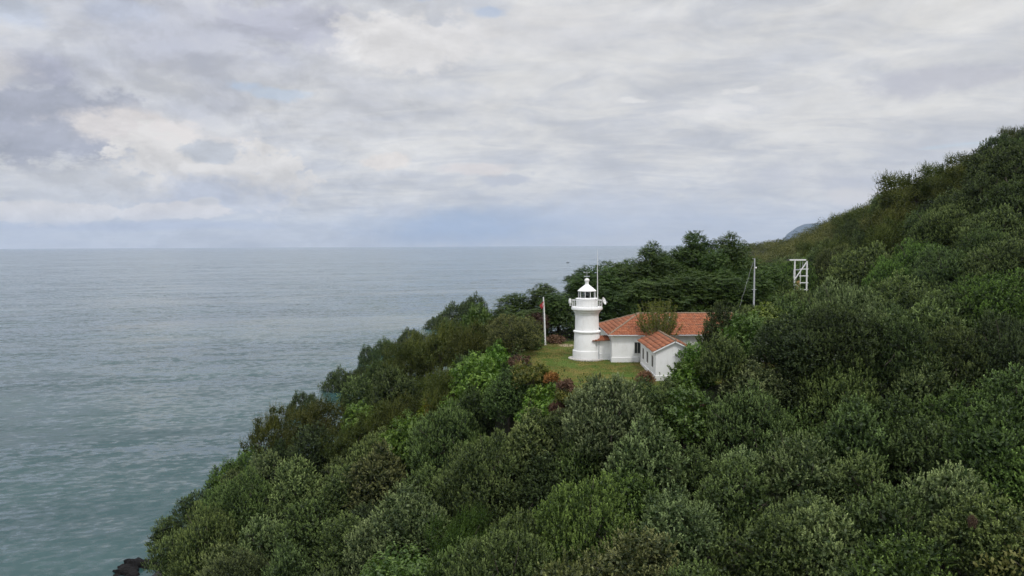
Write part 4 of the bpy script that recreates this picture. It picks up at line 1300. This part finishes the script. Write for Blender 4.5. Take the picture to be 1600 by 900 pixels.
# which of them does the photograph show? (a coarse depth buffer of crown discs)
GWX, GHY, CS = 400, 225, 4.0
zb = np.full((GHY, GWX), 1e9); ib = np.full((GHY, GWX), -1)
yy_, xx_ = np.mgrid[0:GHY, 0:GWX]
for i, t in enumerate(TREES):
    px, py, dep = proj((t['x'], t['y'], t['z'] + t['H'] * .55))
    t['px'], t['py'], t['dep'] = px, py, dep
    rx, ry = t['R'] / dep * FPX / CS, t['H'] * .47 / dep * FPX / CS
    m = ((xx_ + .5 - px / CS) / rx) ** 2 + ((yy_ + .5 - py / CS) / ry) ** 2 < 1
    m &= zb > dep - t['R'] * .4
    zb[m] = dep - t['R'] * .4; ib[m] = i
cnt = np.bincount(ib[ib >= 0].ravel(), minlength=len(TREES))
for i, t in enumerate(TREES): t['vis'] = int(cnt[i])
TREES = [t for t in TREES if t['vis'] >= 5 or t['hand']]
print('TREES kept', len(TREES), {k: sum(t['kind'] == k for t in TREES) for k in 'EFBL'})

# words for where a tree stands
def zone(t):
    px, py = t['px'], t['py']
    if t['kind'] == 'L': return 'behind the lighthouse' if px < 985 else "behind the keeper's house"
    edge = np.interp(px, [190, 300, 400, 480, 550, 620, 690, 760, 840], [900, 780, 700, 622, 580, 540, 500, 478, 455])
    if px < 800 and py - edge < 32: return 'on the seaward edge of the slope'
    if px < 480:
        return 'at the lower left near the sea' if py > 770 else 'on the lower left slope above the sea'
    if px < 820 and py < 600: return 'on the ridge left of the lawn'
    if px < 820 and py < 700: return 'on the slope below and left of the lawn'
    if px < 1060 and py < 700: return 'just below the lawn'
    if px < 1090 and py < 800: return 'in the middle foreground'
    if px < 1090: return 'along the bottom edge, middle'
    if py > 800: return 'along the bottom edge, right'
    if py > 690: return 'in the right foreground'
    if py > 560: return 'on the slope right of the outbuilding'
    if px < 1260 and py > 440: return "between the house and the steel frame"
    if py > 460: return 'on the right slope level with the house'
    if px < 1330 and py > 330: return 'beyond the steel frame'
    edge = np.interp(px, [1170, 1250, 1330, 1430, 1520, 1600], [382, 358, 322, 262, 240, 195])
    if py - edge < 55: return 'on the crest of the right hill'
    return 'high on the right hillside'
KW = {'E': ('evergreen_tree', 'evergreen tree', 'tree'), 'F': ('feathery_tree', 'feathery tree', 'tree'), 'B': ('broadleaf_tree', 'broad-leaved tree', 'tree'), 'L': ('tall_tree', 'tall loose-crowned tree', 'tree')}
ORD = ['first', 'second', 'third', 'fourth', 'fifth', 'sixth', 'seventh', 'eighth', 'ninth', 'tenth', 'eleventh', 'twelfth', 'thirteenth', 'fourteenth', 'fifteenth', 'sixteenth', 'seventeenth', 'eighteenth']
groups = {}
for t in TREES:
    t['zone'] = zone(t)
    t['key'] = (TINT[t['tint']][1] + ' ' + KW[t['kind']][1], t['zone'])
    groups.setdefault(t['key'], []).append(t)
for (what, where), L in groups.items():
    L.sort(key=lambda t: t['px'])
    for i, t in enumerate(L):
        if len(L) == 1: t['label'] = f'lone {what} {where}'
        elif i == len(L) - 1: t['label'] = f'rightmost {what} {where}'
        elif i == 0: t['label'] = f'leftmost {what} {where}'
        else: t['label'] = f'{what} {where}, {ORD[i] if i < 18 else i + 1} from left'
rs = np.random.RandomState(3)


def plant(t, name, label, cat, group, crown_name='crown', trunk_name='trunk'):
    pr = PROTO['EL' if t['kind'] == 'E' and t['R'] > 3.7 else t['kind']]
    cm, tm, R0, H0 = pr[t.get('var', rs.randint(len(pr)))]
    e = empty(name, (t['x'], t['y'], t['z']), rs.uniform(0, 2 * PI) if t['kind'] != 'F' else rs.uniform(-.5, .5))
    e.scale = (t['R'] / R0, t['R'] / R0 * rs.uniform(.92, 1.08), t['H'] / H0)
    tag(e, label, cat, group)
    c = link(crown_name, cm, e)
    base = TINT[t['tint']][0]
    v = rs.uniform(.80, 1.20) if t['tint'] != 'pale' else rs.uniform(.95, 1.2); h = rs.normal(0, .05, 3)
    c.color = (base[0] * v * (1 + h[0]), base[1] * v * (1 + h[1] * .5), base[2] * v * (1 + h[2]), 1)
    tk = link(trunk_name, tm, e)
    if t.get('lift', 0) > .3:
        c.location.z = t['lift'] / e.scale.z
        tk.scale.z = (t['lift'] + t['H']) / t['H']
    return e


GRP = {'E': 'evergreen trees of the wooded slope', 'F': 'feathery trees of the ridges', 'B': 'broad-leaved trees among the evergreens', 'L': 'tall trees behind the lighthouse and house'}
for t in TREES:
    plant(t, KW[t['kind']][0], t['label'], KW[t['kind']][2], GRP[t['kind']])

# shrubs at the rim of the lawn and beside the buildings: px, py of the crown's middle, depth, radius, height, kind, tint, label
SHR = [(830, 537, 101, 1.75, 2.6, 'SG', 'leaf', 'round glossy green shrub beside the foot of the flagpole'),
       (802, 552, 99, 1.2, 1.7, 'SR', 'brown', 'brownish dry shrub left of the round glossy shrub'),
       (832, 592, 80.5, 1.8, 2.6, 'SY', 'leaf', 'yellow-speckled shrub at the near left corner of the lawn'),
       (812, 568, 88, 1.2, 1.6, 'SR', 'red', 'low red-brown shrub on the left rim of the lawn'),
       (862, 592, 79.5, .8, 1.3, 'SR', 'orange', 'small orange shrub at the near rim of the lawn'),
       (884, 604, 77, .9, 1.3, 'SR', 'red', 'dry red-brown shrub at the near tip of the lawn'),
       (850, 622, 77.5, 1.7, 2.4, 'SG', 'bright', 'light green shrub just below the near rim of the lawn'),
       (872, 640, 75.5, .9, 1.6, 'SR', 'red', 'dark red shrub left of the large grey-green tree'),
       (905, 652, 75, 1.2, 1.8, 'SG', 'leaf', 'dark leafy bush left of the large grey-green tree below the lawn'),
       (832, 640, 75, 1.5, 2.0, 'SG', 'leaf', 'leafy bush on the bank below the yellow-speckled shrub'),
       (886, 624, 75, 1.2, 1.6, 'SY', 'leaf', 'small yellow-green bush on the bank under the tip of the lawn'),
       (1008, 590, 78.0, .95, 1.3, 'SR', 'brown', "dry brown shrub at the outbuilding's wall below its windows"),
       (866, 533, 107, 1.6, 1.4, 'SR', 'red', 'low reddish undergrowth shrub behind the flagpole'),
       (838, 508, 108, 1.7, 3.0, 'SR', 'plum', 'dark purplish shrub left of the flagpole'),
       (764, 805, 52, .62, 1.0, 'SR', 'plum2', 'withered pinkish-brown bush in the middle foreground trees'),
       (1519, 818, 41, .24, .8, 'SR', 'red', 'withered rusty bush among the right foreground trees'),
       (692, 652, 84, 1.9, 5.0, 'SY', 'ochre', 'ochre-yellow bush among the trees left of the lawn'),
       (1085, 640, 72, 1.2, 1.6, 'SR', 'brown', 'brown dry bush below the leafy tree beside the outbuilding'),
       (806, 640, 79, .9, 1.4, 'SG', 'bright', 'small bright green bush below the yellow-speckled shrub'),
       (1078, 598, 76.5, 2.0, 3.4, 'SG', 'bright', 'light leafy green bush at the gable of the outbuilding'),
       (1093, 572, 83, 2.2, 4.2, 'SG', 'leaf', "tall leafy green bush right of the outbuilding's roof"),
       (1045, 613, 74, 1.4, 2.0, 'SG', 'leaf', 'low green bush in front of the outbuilding gable')]
TINT['orange'] = ((1.9, 1.5, .6), ''); TINT['plum'] = ((.45, .40, .42), ''); TINT['plum2'] = ((1.15, 1.3, 1.35), ''); TINT['ochre'] = ((1.1, .85, .6), ''); 
for (px, py, y, R, H, k, tint, lab) in SHR:
    p = at(px, py, y)
    if y < 82 and px < 900 or 'ochre' in tint or px == 1085:
        p = march(px, py, H * .5)
    zb_ = min(p.z - H * .5, tz(p.x, p.y) - .1)
    plant(dict(x=p.x, y=p.y, z=zb_, R=R, H=H, kind=k, tint=tint, lift=p.z - H * .5 - zb_), 'shrub', lab, 'shrub', 'shrubs round the lawn and buildings', 'foliage', 'stems')


# sparse sapling standing before the long roof, and one beside the outbuilding: whippy branches with leaves along them
def sapling(x, y, z, H, R, n, seed, label, leafmat, color, leaf=.16, foot=.15):
    rs = np.random.RandomState(seed)
    e = tag(empty('sapling', (x, y, z)), label, 'sapling')
    b = MB(); lv = Leaves()
    b.tube([(0, 0, -.4), (.05, 0, H * foot), (0.0, 0, H * .3)], [.11, .09, .06], 7)
    for i in range(n):
        a = rs.uniform(0, 2 * PI); rr_ = R * rs.uniform(.15, 1) ** .7
        s = Vector((0, 0, H * rs.uniform(foot, .32))); tip = Vector((math.cos(a) * rr_, math.sin(a) * rr_, H * rs.uniform(.62, 1.0) * (1 - .12 * rr_ / R)))
        mid = s.lerp(tip, .5) + Vector((math.cos(a), math.sin(a), -.5)) * R * .16
        pts = [s.lerp(mid, t).lerp(mid.lerp(tip, t), t) for t in np.linspace(0, 1, 7)]
        b.tube(pts, [.03, .027, .024, .02, .016, .012, .006], 5, False)
        k = 110
        t = rs.uniform(.42, 1.0, k)
        P = np.array([list(s.lerp(mid, q).lerp(mid.lerp(tip, q), q)) for q in t]) + rs.normal(0, .05, (k, 3))
        D = unit(rs.normal(0, 1, (k, 3)) + np.array(list((tip - mid).normalized())) * .9)
        lv.add(P, D, leaf * rs.uniform(.7, 1.2, k), leaf * .24, rs.uniform(.2, .9, k), rs, .8)
    b.build('trunk', m_twig, e, True)
    c = link('foliage', lv.mesh('foliage', leafmat), e); c.color = (*color, 1)
    return e
q = at(1032, 520, 88.0)
sapling(17.9, 88.72, LAWN_Z - .2, 8.5, 3.1, 64, 5, 'sparse upright sapling with thin bare stems rising before the long tiled roof', m_bro, (1.5, 1.15, .9), .2)
sapling(18.6, 76.6, tz(18.6, 76.6) - .2, 33.6 - tz(18.6, 76.6), 2.2, 44, 8, 'thin leafy sapling in front of the white gable wall', m_bro, (1.1, 1.1, 1.0), .22)
sapling(23.2, 84.0, LAWN_Z - .2, 5.0, 2.3, 30, 12, 'leafy sapling between the outbuilding and the long house', m_bro, (.9, .95, .8), .2)

# bare dead tree high on the right
p = march(1572, 330, 3.0)
de = tag(empty('dead_tree', (p.x - .5, p.y - 3.5, tz(p.x - .5, p.y - 3.5))), 'bare grey forked dead tree high on the right hillside', 'tree')
b = MB()
rd = np.random.RandomState(4)
def fork(s, d, L, r_, k):
    e_ = s + d * L
    b.tube([s, s.lerp(e_, .5) + Vector(rd.normal(0, .06 * L, 3)), e_], [r_, r_ * .85, r_ * .65], 6, False)
    if k:
        for _ in range(2 if k > 1 else 3):
            fork(e_, (d + Vector(rd.normal(0, .38, 3)) + Vector((0, 0, .12))).normalized(), L * .72, r_ * .62, k - 1)
fork(Vector((0, 0, -.3)), Vector((0.05, 0, 1)), 3.4, .14, 4)
b.build('trunk', m_twig, de)

# ------------------------------------------------------------------ the far wood on the hills, and undergrowth
rs = np.random.RandomState(19)
FW = []
ncand = 60000
fy = 165 * (1300 / 165) ** rs.uniform(0, 1, ncand)
fpx = rs.uniform(1100, 1660, ncand)
fx = (fpx - 800) / FPX * fy
fz = terrain(fx, fy)
side_y = rs.uniform(34, 170, 4000); side_x = (rs.uniform(1640, 2050, 4000) - 800) / FPX * side_y
fy = np.concatenate([fy, side_y]); fx = np.concatenate([fx, side_x]); fz = terrain(fx, fy)
ok = (fz > 2)
fx, fy, fz = fx[ok], fy[ok], fz[ok]
acc = []
grid = {}
for x, y, z in zip(fx, fy, fz):
    s = 3.4 if y < 260 else 4.4 if y < 350 else 6.0 if y < 700 else 8.5
    k = (int(x // 9), int(y // 9)); hit = False
    for dx in (-1, 0, 1):
        for dy in (-1, 0, 1):
            for (ax_, ay_) in grid.get((k[0] + dx, k[1] + dy), ()):
                if (ax_ - x) ** 2 + (ay_ - y) ** 2 < s * s: hit = True
    if hit: continue
    if y < 195 and any((t['x'] - x) ** 2 + (t['y'] - y) ** 2 < 12 for t in TREES): continue
    grid.setdefault(k, []).append((x, y)); acc.append((x, y, z))
    if len(acc) >= 9000: break
print('far wood', len(acc))
m_far = leaf_material('far_wood_leaf', (0.024, 0.040, 0.010), (0.150, 0.150, 0.045), 0.6, 0.15, 0.2)
lv = Leaves()
for i, (x, y, z) in enumerate(acc):
    R = rs.uniform(2.2, 3.6) * (1 if y < 350 else 1.35 if y < 700 else 1.9); H = R * rs.uniform(1.5, 2.0) * (1 if y < 350 else .78)
    n = 1500 if y < 165 else 700 if y < 260 else 420 if y < 500 else 260
    d = sphere_pts(n, rs); k = d[:, 2] > -.35; d = d[k]
    f = 1 + .28 * np.sin(d[:, 0] * 5 + i) * np.sin(d[:, 1] * 5 + i * 2) + .18 * np.sin(d[:, 2] * 9 + d[:, 0] * 7 + i)
    P = d * (f * rs.uniform(.86, 1.06, len(d)))[:, None] * np.array([R, R, H * .48]) + np.array([x, y, z + H * .5])
    sz = .30 if y < 260 else .45 if y < 500 else .8
    base = rs.choice([.25, .4, .55, .75, .95])
    D = unit(d * .6 + np.array([0, 0, .4]) + rs.normal(0, .6, d.shape))
    lv.add(P, D, sz * rs.uniform(.8, 1.3, len(d)), sz * .34, base + rs.normal(0, .12, len(d)), rs, .5, d + np.array([0, 0, .4]))
fo = link('far_wood', lv.mesh('far_wood', m_far)); fo.color = (1, 1, 1, 1)
tag(fo, 'distant wooded hillside running down the coast beyond the steel frame', 'wood', kind='stuff')

n = 220000
uy = 30 + 150 * rs.uniform(0, 1, n) ** 1.3
ux = (rs.uniform(-100, 1850, n) - 800) / FPX * uy
uz = terrain(ux, uy)
k = (uz > 1.5) & ~inside(ux, uy, LP) & ~((ux > 9) & (ux < 36) & (uy > 76) & (uy < 104))
ux, uy, uz = ux[k], uy[k], uz[k]; n = len(ux)
patch = np.sin(ux * .8 + 2 * np.sin(uy * .5)) * np.cos(uy * .7)
P = np.stack([ux, uy, uz + rs.uniform(0, 1, n) * (.8 + 1.0 * (patch > 0))], 1)
lv = Leaves(); lv.add(P, unit(rs.normal(0, 1, (n, 3)) + np.array([0, 0, .8])), rs.uniform(.2, .42, n), .075, .3 + .2 * patch + rs.normal(0, .15, n), rs, .8)
uo = link('undergrowth', lv.mesh('undergrowth', m_bro)); uo.color = (.8, .8, .75, 1)
tag(uo, 'dark leafy undergrowth covering the ground between the trees', 'undergrowth', kind='stuff')

m_haze = bpy.data.materials.new('haze'); m_haze.use_nodes = True
t = m_haze.node_tree; t.nodes.clear(); g = G(t)
pv = g.new('ShaderNodeVolumePrincipled'); pv.inputs['Color'].default_value = (0.55, 0.68, 0.92, 1); pv.inputs['Density'].default_value = 2.6e-5
ou = g.new('ShaderNodeOutputMaterial'); g.put(ou.inputs['Volume'], pv.outputs[0])
b = MB(); b.box(-27000, 27000, -2500, 26000, -9.5, 900); ho = b.build('haze', m_haze)
tag(ho, kind='stuff')
